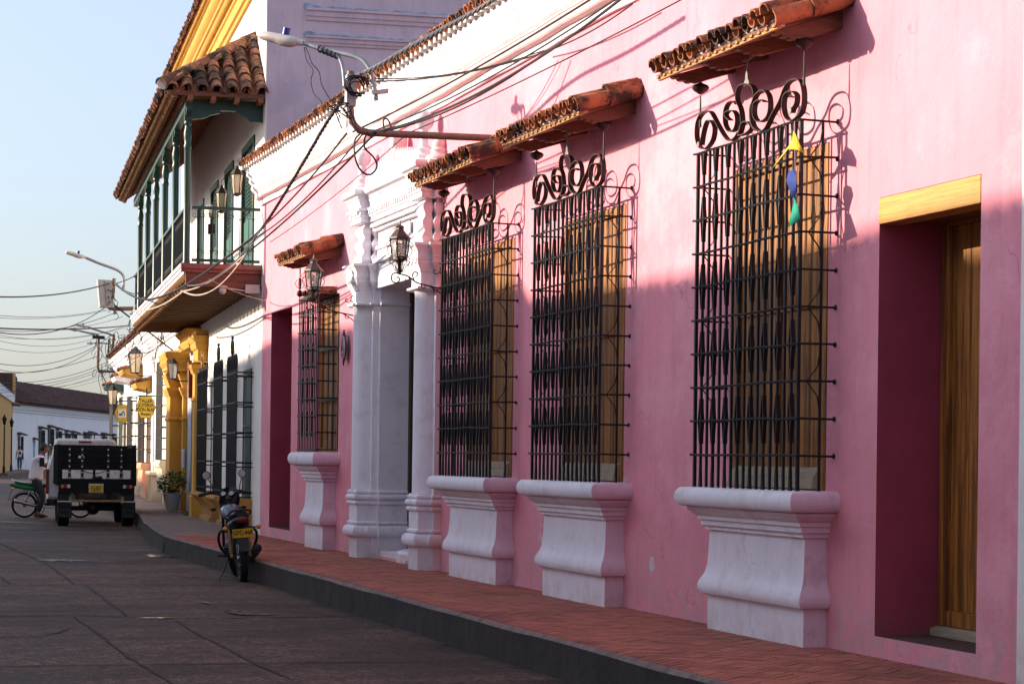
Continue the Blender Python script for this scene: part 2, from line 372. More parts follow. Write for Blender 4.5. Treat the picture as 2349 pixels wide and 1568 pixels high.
mxs=nt.nodes.new('ShaderNodeMix'); mxs.data_type='RGBA'; mxs.inputs[0].default_value=TP[0]; mxs.inputs[7].default_value=(TP[3],TP[4],TP[5],1)   # thin high haze whitening the clear sky
nt.links.new(sky.outputs[0],mxs.inputs[6]); nt.links.new(mxs.outputs[2],bg.inputs[0]); bg.inputs[1].default_value=TP[6]
scn.view_settings.view_transform='Standard'; scn.view_settings.look='None'; scn.view_settings.exposure=1.55; scn.view_settings.gamma=1
scn.cycles.max_bounces=8; scn.cycles.diffuse_bounces=6
# ================================================================== SETTING
D=6.62                      # x of the pink facade
A2=rad(4.5); C2=Vector((D,34.0,0))      # the next house turns 4.5 degrees
def L2W(x,y,z=0): 
    c,s=math.cos(A2),math.sin(A2); return Vector((C2.x+x*c+y*s, C2.y-x*s+y*c, z))
g=MB(); g.poly([(-900,-200,-.03),(900,-200,-.03),(900,1500,-.03),(-900,1500,-.03)]); tag(g.build('ground','dust'),kind='structure')
g=MB()
# the carriageway, one sheet with a gentle crown and small unevenness
xs=[-3.2+.42*i for i in range(40)]; ys=[-2+2.0*i for i in range(110)]
grid=[]
for y in ys:
    row=[]
    for x in xs: row.append(g.pts([(x+ (0 if y<34 else (y-34)*.0787*(.5 if x<4 else 1)),y,.004*math.sin(x*1.3+y*.21)*math.cos(y*.33)-.002)]))
    grid.append(row)
for a in range(len(ys)-1):
    for b in range(len(xs)-1): g.face((grid[a][b],grid[a][b+1],grid[a+1][b+1],grid[a+1][b]))
tag(g.build('road','road',smooth=60),kind='structure')
def groundstrip(mb,ps,w,z=.0065,k=9,jag=.6):
    w*=.55
    P0=[Vector((x,y,0)) for x,y in ps]; ps=[a.lerp(b,j/k) for a,b in zip(P0,P0[1:]) for j in range(k)]+[P0[-1]]; Ls=[]
    for i,p in enumerate(ps):
        d=(ps[min(i+1,len(ps)-1)]-ps[max(i-1,0)]).normalized(); n=Vector((-d.y,d.x,0)); ww=w*(1+random.uniform(-jag,jag))*.5
        jj=n*random.uniform(-.012,.012); zz=.004*math.sin(p.x*1.3+p.y*.21)*math.cos(p.y*.33)-.002+z
        Ls.append(((p+n*ww+jj),(p-n*ww+jj),zz))
    for a,b in zip(Ls,Ls[1:]): mb.poly([(a[0].x,a[0].y,a[2]),(a[1].x,a[1].y,a[2]),(b[1].x,b[1].y,b[2]),(b[0].x,b[0].y,b[2])])
g=MB()
for ps,w in (([(2.98,31.1),(2.92,28.6),(2.84,25.8)],.05),([(2.945,25.6),(2.87,23.5),(2.77,20.8)],.055),([(2.27,20.7),(2.26,18.3),(2.23,16.6),(2.25,15.8),(2.27,14.6),(2.3,12)],.05),
   ([(3.13,20.0),(3.08,18.5),(3.08,17.2),(3.06,15.9),(3.1,14.8)],.045),([(-3,26.4),(1.98,25.8),(5.0,25.3)],.07),([(-3,24),(1.8,23.3),(3.8,23.0)],.05),([(-3,21.2),(1.6,20.85),(2.3,20.9),(3.1,20.3),(5.0,20.4)],.09),
   ([(.5,18.45),(1.43,18.55),(1.77,18.62),(1.95,18.9),(2.1,19.35)],.05),([(2.07,18.4),(5.0,17.95)],.02),([(2.9,30.7),(4.9,29.8)],.08),([(-1,28.7),(2.9,28.33)],.06),([(2.1,28.4),(2.12,25.9)],.04),([(-.2,20.9),(-.1,25.9)],.05),([(-3,16.2),(2.2,16.0),(4.9,15.8)],.05),([(2.9,34),(2.95,31.2)],.05),([(-3,36.5),(5.2,35.9)],.1),([(-3,44),(5.6,43.4)],.12),([(2.85,40),(2.9,34.5)],.06),([(3.6,28.9),(4.4,27.0),(4.6,26.1)],.03),([(4.2,21.8),(4.9,20.0)],.03)):
    groundstrip(g,ps,w)
tag(g.build('road_joints','joint_tar'),kind='structure')
def puddle(cx,cy,rx,ry,label,n=26):
    g=MB(); ps=[]
    for k in range(n):
        a=2*PI*k/n; r=1+random.uniform(-.42,.3); x=cx+rx*r*math.cos(a); y=cy+ry*r*math.sin(a); ps.append((x,y,.004*math.sin(x*1.3+y*.21)*math.cos(y*.33)-.002+.010))
    g.poly(ps); tag(g.build('puddle','puddle'),label,'puddle','puddles on the road',None)['kind']='structure'
puddle(3.3,31.3,.35,.35,'long thin puddle across the road seam'); puddle(4.85,32.6,.25,.42,'bright puddle nearest the kerb'); puddle(3.8,22.4,.05,.16,'tiny glint of water'); puddle(3.86,21.0,.09,.35,'small puddle in a worn patch'); puddle(3.98,20.7,.22,.07,'thin puddle on the joint'); puddle(3.02,20.35,.2,.06,'thin puddle on the long joint'); puddle(5.03,26.6,.05,.5,'gutter puddle by the kerb'); puddle(3.7,31.0,.3,.06,'thin wet line on the seam')
# pavement by the pink house: kerb, bed, herringbone bricks
def kerbx(y): return 4.93+ .0067*(y-11)
g=MB(); ky=[4+ .5*i for i in range(61)]
top=[];
rs=[]
for y in ky:
    x=kerbx(y)+random.uniform(-.008,.008); h=.265
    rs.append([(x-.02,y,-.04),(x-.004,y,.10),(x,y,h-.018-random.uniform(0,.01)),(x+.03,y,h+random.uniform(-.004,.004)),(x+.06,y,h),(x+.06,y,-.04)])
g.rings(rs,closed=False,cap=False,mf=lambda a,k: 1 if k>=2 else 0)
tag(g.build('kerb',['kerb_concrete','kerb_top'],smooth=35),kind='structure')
g=MB(); g.poly([(kerbx(4)+.05,4,.252),(6.9,4,.252),(6.9,34.05,.252),(kerbx(34)+.05,34.05,.252)]); tag(g.build('pavement_bed','brick_bed'),kind='structure')
g=MB()
bl,bw=.272,.068; gap=.006
# herringbone: pairs of bricks at +-45 degrees to the kerb
c45=math.cos(rad(45))
def brick(cx,cy,ang):
    hx,hy=(bl-gap)/2,(bw-gap)/2; ca,sa=math.cos(ang),math.sin(ang); z=.262+random.uniform(-.0015,.0015); tx,ty=random.uniform(-.006,.006),random.uniform(-.006,.006)
    pts=[]
    for a,b in ((-hx,-hy),(hx,-hy),(hx,hy),(-hx,hy)):
        x=cx+a*ca-b*sa; y=cy+a*sa+b*ca
        if x<kerbx(y)+.06 or x>6.75: x=min(max(x,kerbx(y)+.06),6.75)
        pts.append((x,y,z+a*tx+b*ty))
    i=g.pts(pts+[(p[0],p[1],p[2]-.012) for p in pts]); g.face((i,i+1,i+2,i+3))
    for k in range(4): g.face((i+k,i+4+k,i+4+(k+1)%4,i+(k+1)%4))
def hb(u,v,an):
    x=(u-v)*c45+5.8; y=(u+v)*c45+20
    if kerbx(y)+.02<x<6.8 and 4<y<34.0: brick(x,y,an+rad(45))
for j in range(-12,13):
    for i in range(-230,250):
        hb(i*bw+j*bl+bl/2, i*bw-j*bl+bw/2, 0); hb(i*bw+j*bl+bw/2, i*bw-j*bl+bw+bl/2, PI/2)
tag(g.build('brick_pavement','herringbone_brick'),kind='structure')
# pavement in front of the white houses
g=MB()
o=[L2W(-1.5,-.2,.258),L2W(.3,-.2,.258),L2W(.3,46,.258),L2W(-1.0,46,.258),L2W(-1.2,11.5,.258),L2W(-1.46,6,.258)]
g.poly(o); tag(g.build('pavement','paving'),kind='structure')
g=MB(); rs=[]
for i in range(93):
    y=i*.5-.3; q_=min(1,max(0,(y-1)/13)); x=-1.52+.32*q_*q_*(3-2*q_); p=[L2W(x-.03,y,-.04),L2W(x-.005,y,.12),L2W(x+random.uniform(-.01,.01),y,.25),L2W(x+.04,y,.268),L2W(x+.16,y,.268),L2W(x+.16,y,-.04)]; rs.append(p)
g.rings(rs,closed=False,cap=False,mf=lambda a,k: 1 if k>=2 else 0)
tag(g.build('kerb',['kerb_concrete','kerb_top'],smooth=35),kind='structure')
g=MB(); g.prism([(9.5,139),(13.0,163),(17.0,172.5),(18.6,172),(14.2,160),(11.0,138)],-.02,.13,'z'); tag(g.build('pavement','paving'),kind='structure')

# ================================================================== PINK HOUSE
house=empty('pink_house',(0,0,0),0,'long single storey pink house with white cornice, iron window grilles and white portal','house')
def wall_with_holes(name,parent,X,y0,y1,z0,z1,holes,depth,mats,back=True,step=None):
    """plane facing -x at X with rectangular openings (ya,yb,za,zb[,depth]); reveals use material 1"""
    mb=MB(); ys=sorted(set([y0,y1]+[h[0] for h in holes]+[h[1] for h in holes])); zs=sorted(set([z0,z1]+[h[2] for h in holes]+[h[3] for h in holes]))
    for a,b in zip(ys,ys[1:]):
        for c,d in zip(zs,zs[1:]):
            if any(h[0]<=a and b<=h[1] and h[2]<=c and d<=h[3] for h in holes): continue
            mb.poly([(X,a,c),(X,a,d),(X,b,d),(X,b,c)],0)
    for h in holes:
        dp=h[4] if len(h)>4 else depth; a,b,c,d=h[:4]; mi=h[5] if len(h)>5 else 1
        mb.poly([(X,a,c),(X+dp,a,c),(X+dp,a,d),(X,a,d)],mi); mb.poly([(X,b,c),(X,b,d),(X+dp,b,d),(X+dp,b,c)],mi)
        mb.poly([(X,a,d),(X+dp,a,d),(X+dp,b,d),(X,b,d)],mi); mb.poly([(X,a,c),(X,b,c),(X+dp,b,c),(X+dp,a,c)],h[6] if len(h)>6 else mi)
    # ends, top and back make it a solid block
    T=.62; mb.poly([(X,y0,z0),(X,y0,z1),(X+T,y0,z1),(X+T,y0,z0)]); mb.poly([(X,y1,z0),(X+T,y1,z0),(X+T,y1,z1),(X,y1,z1)]); mb.poly([(X,y0,z1),(X,y1,z1),(X+T,y1,z1),(X+T,y0,z1)])
    mb.poly([(X+T,y0,z0),(X+T,y0,z1),(X+T,y1,z1),(X+T,y1,z0)])
    me=mb
    o=MB.build(me,name,mats,parent)
    return o
GY=[13.58,17.57,20.76]     # near edge of the three big grilles
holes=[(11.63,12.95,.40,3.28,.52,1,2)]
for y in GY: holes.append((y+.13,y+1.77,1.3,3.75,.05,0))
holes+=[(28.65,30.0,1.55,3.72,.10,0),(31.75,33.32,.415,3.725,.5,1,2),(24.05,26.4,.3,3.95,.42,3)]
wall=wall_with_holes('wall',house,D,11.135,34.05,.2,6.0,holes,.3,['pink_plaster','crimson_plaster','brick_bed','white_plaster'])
# cornice: (out, z) profile facing the street, swept along y
prof=[(0,5.47),(.035,5.47),(.04,5.52),(.035,5.555),(.10,5.565),(.115,5.58),(.115,5.655),(.13,5.665)]
def bulge(o0,z0,o1,z1,k=5,amp=.03):
    r=[]
    for i in range(k+1):
        t=i/k; r.append((o0+(o1-o0)*t+amp*math.sin(PI*t),z0+(z1-z0)*t))
    return r
prof+=bulge(.13,.0+5.675,.165,5.775)+bulge(.165,5.785,.20,5.885)+bulge(.205,5.895,.24,5.985)+[(.26,6.0),(.26,6.05),(0,6.06)]
mb=MB(); rs=[]
yy=[34.22]; y=34.22
while y>14.2: y-=.35; yy.append(y)
for i,y in enumerate(yy):
    w=.006*math.sin(y*2.1)+.004*math.sin(y*5.3); rs.append([(D-o-(w if 0<k<len(prof)-1 else 0)+(.0 if o else .02),y,z+w*.5) for k,(o,z) in enumerate(prof)])
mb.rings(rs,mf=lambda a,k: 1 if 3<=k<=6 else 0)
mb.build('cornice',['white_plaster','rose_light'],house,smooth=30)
# eave tiles
mb=MB(); y=34.25
while y>15.5:
    up=Vector((-.30,0,.95)); sl=Vector((.95,0,.30))
    p=Vector((D-.345,y,6.105)); half_tile(mb,p,p+sl*.42,(0,1,0),up,.078,.062)
    q=Vector((D-.385+.02,y-.098,6.10)); half_tile(mb,q+up*.035,q+sl*.42+up*.035,(0,1,0),up,.07,.06,down=True)
    p2=p+sl*.36+up*.03; half_tile(mb,p2,p2+sl*.45,(0,1,0),up,.078,.062)
    y-=.196
mb.build('roof_tiles','clay_tile',house,smooth=50)
mb=MB(); y=34.2; rs=[]
while y>15.5:
    for dy,x in ((.045,D-.262),(.044,D-.33),(-.044,D-.33),(-.045,D-.262)): rs.append([(x,y+dy,6.03),(x,y+dy,6.088),(D-.22,y+dy,6.088),(D-.22,y+dy,6.03)])
    y-=.196
mb.rings(rs); mb.build('eave_mortar','mortar',house)
mb=MB(); mb.prism([(D-.26,6.06),(D-.26,6.12),(D+3.9,7.42),(D+8,6.1),(D+8,6.0),(D+.3,6.0)],11.08,34.2,'y'); mb.build('roof','clay_tile_old',house)
mb=MB(); mb.box(D+7.6,D+7.9,11.1,34.05,.2,6.0); mb.box(D+.3,D+7.6,11.09,11.4,.2,6.0); mb.build('rear_wall','pink_plaster',house)

# ---- pedestals under the windows: stacked profile (side, depth, z) round three sides
def pedestal(y0,y1,zt,prof,s=1.0,name='window_pedestal'):
    mb=MB(); rs=[]
    for o,d,z in prof:
        rs.append([(D+.01,y1+o,z),(D-d,y1+o,z),(D-d,y0-o,z),(D+.01,y0-o,z)])
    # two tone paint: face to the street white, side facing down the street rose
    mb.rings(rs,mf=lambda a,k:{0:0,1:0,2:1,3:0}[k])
    return mb.build(name,['white_plaster','rose_paint'],house,smooth=35)
def arc(o0,d0,z0,rz,ro,n=9,a0=-90,a1=90):
    r=[]
    for i in range(n+1):
        a=rad(a0+(a1-a0)*i/n); r.append((o0+ro*math.cos(a),d0+ro*math.cos(a),z0+rz*math.sin(a)))
    return r
def ped_profile(zt,sc=1.0):
    # from the foot up; sc = total height scale from z=.25 to zt
    H=zt-.25
    def Z(t): return .25+H*t
    p=[(0,.17,Z(0)),(0,.17,Z(.245)),(.0,.17,Z(.25))]
    p+=[(.045,.215,Z(.262)),(.062,.232,Z(.29)),(.062,.232,Z(.32)),(.05,.22,Z(.355)),(.03,.20,Z(.385)),(.015,.185,Z(.42)),(.004,.174,Z(.47)),(0,.17,Z(.54)),(-.008,.162,Z(.70))]
    p+=[(-.008,.162,Z(.705)),(.02,.19,Z(.707)),(.02,.19,Z(.735)),(.045,.215,Z(.738)),(.045,.215,Z(.775)),(.065,.235,Z(.778)),(.065,.235,Z(.803)),(.075,.245,Z(.806)),(.095,.265,Z(.822)),(.125,.295,Z(.845)),(.13,.30,Z(.862)),(.10,.27,Z(.866))]
    p+=arc(.155,.325,Z(.933),H*.066,.05)
    p+=[(.12,.29,zt+.002),(.0,.1,zt+.004)]
    return p
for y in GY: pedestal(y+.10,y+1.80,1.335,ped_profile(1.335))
def small_prof(zt):
    p=[]
    for o,d,z in ped_profile(zt): p.append((o*1.25,.0+d*1.0,z))
    return p
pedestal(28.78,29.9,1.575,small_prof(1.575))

# ---- grilles -----------------------------------------------------------------
SC={'P1':[(1.767,.047),(1.729,.139),(1.669,.209),(1.592,.206),(1.519,.146),(1.541,.065),(1.632,.017),(1.725,.011),(1.821,.054),(1.868,.133),(1.852,.228),(1.78,.279),(1.671,.29),(1.578,.264),(1.453,.16),(1.329,.06),(1.224,.007),(1.122,.015),(1.059,.047)],
'P2':[(1.22,.157),(1.289,.19),(1.304,.216),(1.26,.229),(1.172,.22),(1.112,.182),(1.096,.122),(1.138,.075),(1.226,.075),(1.302,.127),(1.324,.189),(1.306,.257),(1.247,.29),(1.159,.288),(1.106,.257)],
'P3':[(1.05,.02),(1.0,.096),(1.026,.204),(1.095,.284),(1.088,.353),(1.032,.385),(.931,.378),(.831,.348),(.782,.294),(.792,.239),(.841,.189),(.829,.084),(.752,.016)],
'P3b':[(1.05,.02),(1.02,.08),(.952,.107),(.866,.085),(.83,.045),(.92,.02),(1.05,.02)],
'P4':[(.605,.199),(.68,.225),(.744,.222),(.785,.203),(.789,.135),(.726,.081),(.642,.067),(.547,.089),(.514,.152),(.538,.234),(.621,.284),(.704,.282),(.773,.258),(.818,.197),(.83,.13),(.795,.056),(.696,.003)],
'P5':[(.696,.003),(.586,.004),(.48,.079),(.348,.16),(.272,.237),(.194,.275),(.091,.277),(.014,.252),(-.03,.187),(-.04,.109),(-.01,.04),(.084,.006),(.174,.004),(.253,.047),(.289,.118),(.275,.183),(.218,.207),(.141,.2),(.075,.163),(.081,.109),(.124,.083),(.149,.054)]}
ZT=3.87
win0=None
def shutters(mb,y0,y1,z0,z1,x,planks=4,frame=.075,rail=None):
    """planked leaf facing the street, grooves between boards"""
    w=(y1-y0-2*frame)/planks
    for k in range(planks):
        a=y0+frame+k*w; mb.box(x+.022,x+.05,a+.004,a+w-.004,z0+frame,z1-frame)
    mb.box(x+.04,x+.06,y0,y1,z0,z1)
    mb.box(x-.01,x+.045,y0,y0+frame,z0,z1); mb.box(x-.01,x+.045,y1-frame,y1,z0,z1); mb.box(x-.012,x+.045,y0+frame,y1-frame,z1-frame,z1); mb.box(x-.012,x+.045,y0+frame,y1-frame,z0,z0+frame)
    if rail: mb.box(x+.0,x+.04,y0+frame,y1-frame,rail,rail+.012)
    mb.box(x+.004,x+.046,(y0+y1)/2-.02,(y0+y1)/2+.02,z0+frame,z1-frame)
def big_window():
    win=empty('window',(0,0,0)); win.parent=house
    mb=MB(); shutters(mb,.14,1.76,1.31,3.745,D+.004,planks=6,rail=2.62); mb.build('shutter','honey_wood',win,bevel=.003)
    mb=MB(); mb.prism([(D-.07,1.35),(D-.05,1.44),(D-.0,1.50),(D+.02,1.50),(D+.02,1.35)],.22,1.7,'y'); mb.build('sill_board','weathered_wood',win)
    X=D-.27; g=MB(); nb=17; W=1.86
    for k in range(nb):
        y=.012+(W-.024)*k/(nb-1); j=random.uniform(-.004,.004); w=.0085 if k not in (0,nb-1) else .011
        g.tube([(X,y,1.335),(X+random.uniform(-.004,.004),y+j,2.2),(X,y-j,3.1),(X,y,ZT)],w*1.5,4,up=(1,1,0))
    lv=[ZT-i*.2545 for i in range(10)]
    for i,z in enumerate(lv):
        ps=[(X-.012,-.0+t*W/6*1.0,z+random.uniform(-.006,.006)) for t in range(7)]; ps[0]=(X-.012,.0,z); ps[-1]=(X-.012,W,z); ps.append((X-.014,W+.045,z+.004))
        g.tube(ps,.0095,5)
        g.tube([(X-.012,.0,z),(D+.02,.0-.0,z+random.uniform(-.01,.01))],.0085,5); g.tube([(X-.012,W-.0,z),(D+.02,W,z)],.0085,5)
        g.sphere((D-.006,.0,z),.02,6,sq=(.5,1,1))
    for y in (.0,W):
        g.tube([(D-.115,y,1.335),(D-.115,y,ZT)],.0115,4,up=(1,1,0))
        for i in (1,3,5,7): 
            g.band([(D-.115,y,lv[i]-.22),(D-.135,y,lv[i]-.10),(D-.215,y,lv[i]+.0)],.012,.006,(0,1,0)); g.band([(D-.115,y,lv[i]+.22),(D-.135,y,lv[i]+.10),(D-.215,y,lv[i]+.0)],.012,.006,(0,1,0))
    # forged leaves: the alternate bars open into a spear on each side of every second crossbar
    for k in range(1,nb-1,2):
        y=.012+(W-.024)*k/(nb-1)
        for i in (0,2,4,6,8):
            z=lv[i]
            for sg in ((-1,) if i==0 else (-1,1)):
                for s2 in (-1,1):
                    g.band([(X+.002,y+s2*.005,z+sg*.17),(X,y+s2*.012,z+sg*.10),(X,y+s2*.022,z+sg*.04),(X,y+s2*.031,z+sg*.0)],.03,.008,(1,0,0))
        for s2 in (-1,1): g.band([(X,y+s2*.005,1.335+.15),(X,y+s2*.012,1.335+.04),(X,y+s2*.016,1.337)],.02,.006,(1,0,0))
    gr=g.build('grille','iron',win)
    c=MB()
    for k,ps in SC.items(): c.band(spline([(X-.005,a,ZT+.012+b) for a,b in ps],4),.042,.007,(1,0,0))
    cr=c.build('scroll_crest','rusty_iron',win)
    d=MB(); d.lathe([(.001,-.004),(.026,-.003),(.026,.003),(.001,.004)],(X-.04,.12,ZT+.075),10,axis='x'); d.lathe([(.001,-.004),(.022,-.003),(.022,.003),(.001,.004)],(X-.04,1.76,ZT+.06),10,axis='x'); d.build('rosette','grey_iron',cr)
    for yy,zb,zt in ((1.82,.20,.50),(-.02,.22,.52)):
        f=MB(); f.tube([(X-.0,yy,ZT+zb),(X,yy-.0,ZT+zt-.06)],[.012,.006],6)
        f.lathe([(.004,-.05),(.018,-.045),(.055,-.02),(.068,.0),(.055,.02),(.02,.035),(.006,.045)],(X,yy,ZT+zt),14)
        f.build('finial','rusty_iron',win,smooth=50)
    f=MB(); f.prism([(.90,ZT+.385),(1.0,ZT+.385),(.985,ZT+.42),(.975,ZT+.42),(.97,ZT+.46),(.957,ZT+.49),(.957,ZT+.56),(1.03,ZT+.565),(1.045,ZT+.59),(1.03,ZT+.585),(.95,ZT+.58),(.87,ZT+.585),(.86,ZT+.565),(.943,ZT+.56),(.943,ZT+.49),(.93,ZT+.46),(.925,ZT+.42),(.915,ZT+.42)],X-.004,X+.004,'x'); f.build('finial','grey_iron',win)
    return win
win0=big_window(); tag(win0); win0.location=(0,GY[0],0)
for y in GY[1:]: copy_tree(win0,house,(0,y,0))
# ---- tiled canopies
def canopy(y0,y1,zf,zw,over=.58,brk=3):
    """zf underside height at the front edge, zw at the wall"""
    xf=D-over; sl=Vector((over,0,zw-zf)).normalized(); up=Vector((-sl.z,0,sl.x)); L=Vector((over,0,zw-zf)).length
    t=MB(); y=y1-.07; n=int((y1-y0)/.152); st=(y1-y0-.10)/(n-1)
    for k in range(n):
        y=y0+.05+k*st
        last=(k==0)
        p=Vector((xf,y,zf))+up*.085
        r=.062 if not last else .075
        half_tile(t,p,p+sl*(L*.62),(0,1,0),up,r,r*.86,.014); p2=p+sl*(L*.5)+up*.018; half_tile(t,p2,p2+sl*(L*.53),(0,1,0),up,r,r*.86,.014)
        if k<n-1:
            q=Vector((xf+.01,y+st/2,zf))+up*.085; half_tile(t,q,q+sl*(L*1.0),(0,1,0),up,.056,.05,.012,down=True)
    # the verge tile that turns down over the near end
    for k in range(2):
        p=Vector((xf+L*.0,y0-.012,zf))+up*.055+sl*(k*L*.49); half_tile(t,p,p+sl*(L*.53),up*-1,(0,-1,0),.066,.06,.014)
    can=t.build('canopy','clay_tile',house,smooth=50)
    b=MB(); b.obox(Vector((xf+.03,(y0+y1)/2,zf))+sl*(L/2-.02)+up*.012,sl*(L/2-.03),(0,(y1-y0)/2-.02,0),up*.010); b.build('soffit_board','brown_wood',can)
    b=MB(); b.box(xf+.045,xf+.075,y0+.02,y1-.02,zf-.018,zf+.012); kk=int((y1-y0)/.12)
    for k in range(kk): yc=y0+.05+k*(y1-y0-.1)/(kk-1); b.box(xf+.03,xf+.05,yc-.022,yc+.022,zf-.006,zf+.016)
    b.build('eave_board','gold_wood',can,bevel=.004)
    m=MB()
    for k in range(n-1):
        yc=y0+.05+(k+.5)*st; m.prism([(xf+.075,zf+.012),(xf+.03,zf+.04),(xf+.05,zf+.062),(xf+.13,zf+.06),(xf+.13,zf+.012)],yc-st*.36,yc+st*.36,'y')
    m.build('mortar','mortar',can,bevel=.006)
    for k in range(brk):
        yc=y0+.16+k*(y1-y0-.4)/(brk-1); g=MB(); xx=xf+.07
        pr=[(D+.02,zw-.01),(xx,zf-.012)]; x=xx; z=zf-.035
        pr+=[(xx,zf-.025),(xx+.02,zf-.036),(xx+.05,zf-.033),(xx+.06,zf-.045),(xx+.085,zf-.05),(xx+.105,zf-.045),(xx+.12,zf-.058),(xx+.15,zf-.062),(xx+.17,zf-.052),(xx+.20,zf-.056),(D+.02,zw-.12)]
        g.prism(pr,yc-.038,yc+.038,'y'); g.build('bracket',['red_wood'],can,bevel=.006)
    return can
for i,y in enumerate(GY): canopy(y-.17+(.0,-.02,-.02)[i],y+2.06,4.46,4.63,brk=4)
canopy(28.47,30.28,4.20,4.34,over=.56,brk=3)
# ---- the narrow plain window by the portal
win=empty('window',(0,0,0)); win.parent=house
mb=MB(); shutters(mb,28.67,29.98,1.56,3.70,D+.05,planks=6); mb.build('shutter','honey_wood',win,bevel=.003)
g=MB(); X=D-.24; y0,y1=28.86,30.1
for k in range(13):
    y=y0+(y1-y0)*k/12; g.tube([(X,y,1.58),(X,y,3.70)],.0095,4,up=(1,1,0))
for i in range(10):
    z=3.70-i*.232; g.band([(X-.01,y1+.02,z),(X-.01,y0-.0,z)],.02,.012,(0,0,1)) ; g.tube([(X,y0,z),(D+.02,y0,z)],.009,4); g.tube([(X,y1,z),(D+.02,y1,z)],.009,4)
for i in (1,3,5,7):
    for k in (3,6,9):
        y=y0+(y1-y0)*k/12; z=3.70-i*.232-.116
        for s in (-1,1): g.band(spline([(X-.012,y+s*.004,z+.17),(X-.012,y+s*.03,z+.15),(X-.012,y+s*.035,z+.10),(X-.012,y+s*.008,z),(X-.012,y+s*.035,z-.10),(X-.012,y+s*.03,z-.15),(X-.012,y+s*.004,z-.17)],3),.014,.008,(1,0,0))
for z in (3.0,2.3): g.box(D+.0,D+.012,28.67,29.98,z-.02,z+.02)
for k in range(3): g.box(D,D+.012,28.69+k*.31,28.70+k*.31+.018,1.6,3.69)
g.build('grille','iron',win)
g=MB(); g.box(X+.02,D,y0,y1,3.72,3.745); 
for k in range(7):
    p=Vector((X-.0,y0+.08+k*.18,3.755)); half_tile(g,p,p+Vector((.26,0,.02)),(0,1,0),(0,0,1),.07,.06)
g.build('grille_cover','clay_tile_old',win,smooth=50)
f=MB(); f.tube([(X,y1,3.70),(X,y1+.0,4.22)],.010,6); f.sphere((X,y1,3.80),.048,10); 
for s in (-1,1):
    f.band(spline([(X,y1,3.86),(X,y1+s*.05,3.90),(X,y1+s*.06,3.96),(X,y1+s*.02,4.0),(X,y1,4.02)],3),.02,.006,(1,0,0)); f.band(spline([(X,y1,3.86),(X+s*.05,y1,3.90),(X+s*.06,y1,3.96),(X+s*.02,y1,4.0),(X,y1,4.02)],3),.02,.006,(0,1,0))
f.build('finial','rusty_iron',win,smooth=50)
f=MB(); f.tube([(X,y0+.1,3.70),(X,y0+.1,3.84)],.008,6); f.sphere((X,y0+.1,3.87),.045,10); f.build('finial','rusty_iron',win,smooth=50)
# ---- near door
dr=MB(); shutters(dr,11.56,12.93,.47,3.2,D+.46,planks=5,frame=.10); dx=D+.46
for z in (.9,1.55,2.2,2.85):
    for k in range(5): dr.lathe([(.001,0),(.008,.002),(.001,.006)],(dx+.018,11.8+k*.22,z),6,axis='x')
door=dr.build('door','honey_wood',house,bevel=.004)
dr=MB(); dr.box(D-.006,D+.17,11.632,12.957,3.105,3.277); dr.build('lintel','beam_wood',door,bevel=.006)
dr=MB(); dr.box(D+.175,D+.47,11.635,12.945,3.12,3.27); dr.build('lintel','red_wood',door)
dr=MB(); dr.prism([(D+.40,.402),(D+.40,.445),(D+.47,.47),(D+.51,.47),(D+.51,.402)],11.64,12.94,'y'); dr.build('threshold','weathered_wood',door)
# ---- far door (dark recess)
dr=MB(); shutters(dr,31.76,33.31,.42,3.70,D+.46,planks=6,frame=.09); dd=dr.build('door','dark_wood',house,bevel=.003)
# ================================================================== WHITE PORTAL (part of the pink house)
portal=empty('portal',(0,0,0)); portal.parent=house
def blk(mb,x0,y0,y1,prof,m=0,xb=D+.03,mf=None):
    """stack of rectangles from wall xb out to x0, growing by o on three sides"""
    rs=[[(xb,y1+o,z),(x0-o,y1+o,z),(x0-o,y0-o,z),(xb,y0-o,z)] for o,z in prof]
    mb.rings(rs,m,mf=mf)
def arcp(z,r,o=0,n=8): return [(o+r*math.cos(rad(-90+180*i/n)),z+r*math.sin(rad(-90+180*i/n))) for i in range(n+1)]
def arcz(z,rz,ro,o=0,n=8): return [(o+ro*math.cos(rad(-90+180*i/n)),z+rz*math.sin(rad(-90+180*i/n))) for i in range(n+1)]
base=[(.0,.2),(.0,.50)]+arcz(.595,.075,.06,.01)+[(.02,.675)]+arcz(.70,.022,.022,.0)+[(0,.73),(0,.925)]+arcz(.95,.028,.03,.0)+arcz(1.02,.04,.042,.0)+arcz(1.085,.024,.022,.0)+[(0,1.12)]
capp=[(0,3.40),(.02,3.405),(.045,3.42),(.045,3.445),(.0,3.452),(.0,3.60),(.012,3.605),(.012,3.62),(.03,3.66),(.045,3.68),(.045,3.695),(.055,3.70),(.055,3.765),(.06,3.77),(.052,3.79),(.06,3.84),(.09,3.885),(.105,3.90),(.105,3.93),(0,3.935)]
def scallops(mb,x,y0,y1,z,n,axis):
    for k in range(n):
        c=(k+.5)/n; 
        for j in range(6):
            a0=PI+PI*j/6; a1=PI+PI*(j+1)/6; r=.5/n*(y1-y0)
            if axis=='y': P=lambda a,rr:(x,y0+(y1-y0)*c+rr*math.cos(a),z+rr*.75*math.sin(a))
            else: P=lambda a,rr:(y0+(y1-y0)*c+rr*math.cos(a),x,z+rr*.75*math.sin(a))
            mb.tube([P(a0,r),P(a1,r)],.006,4)
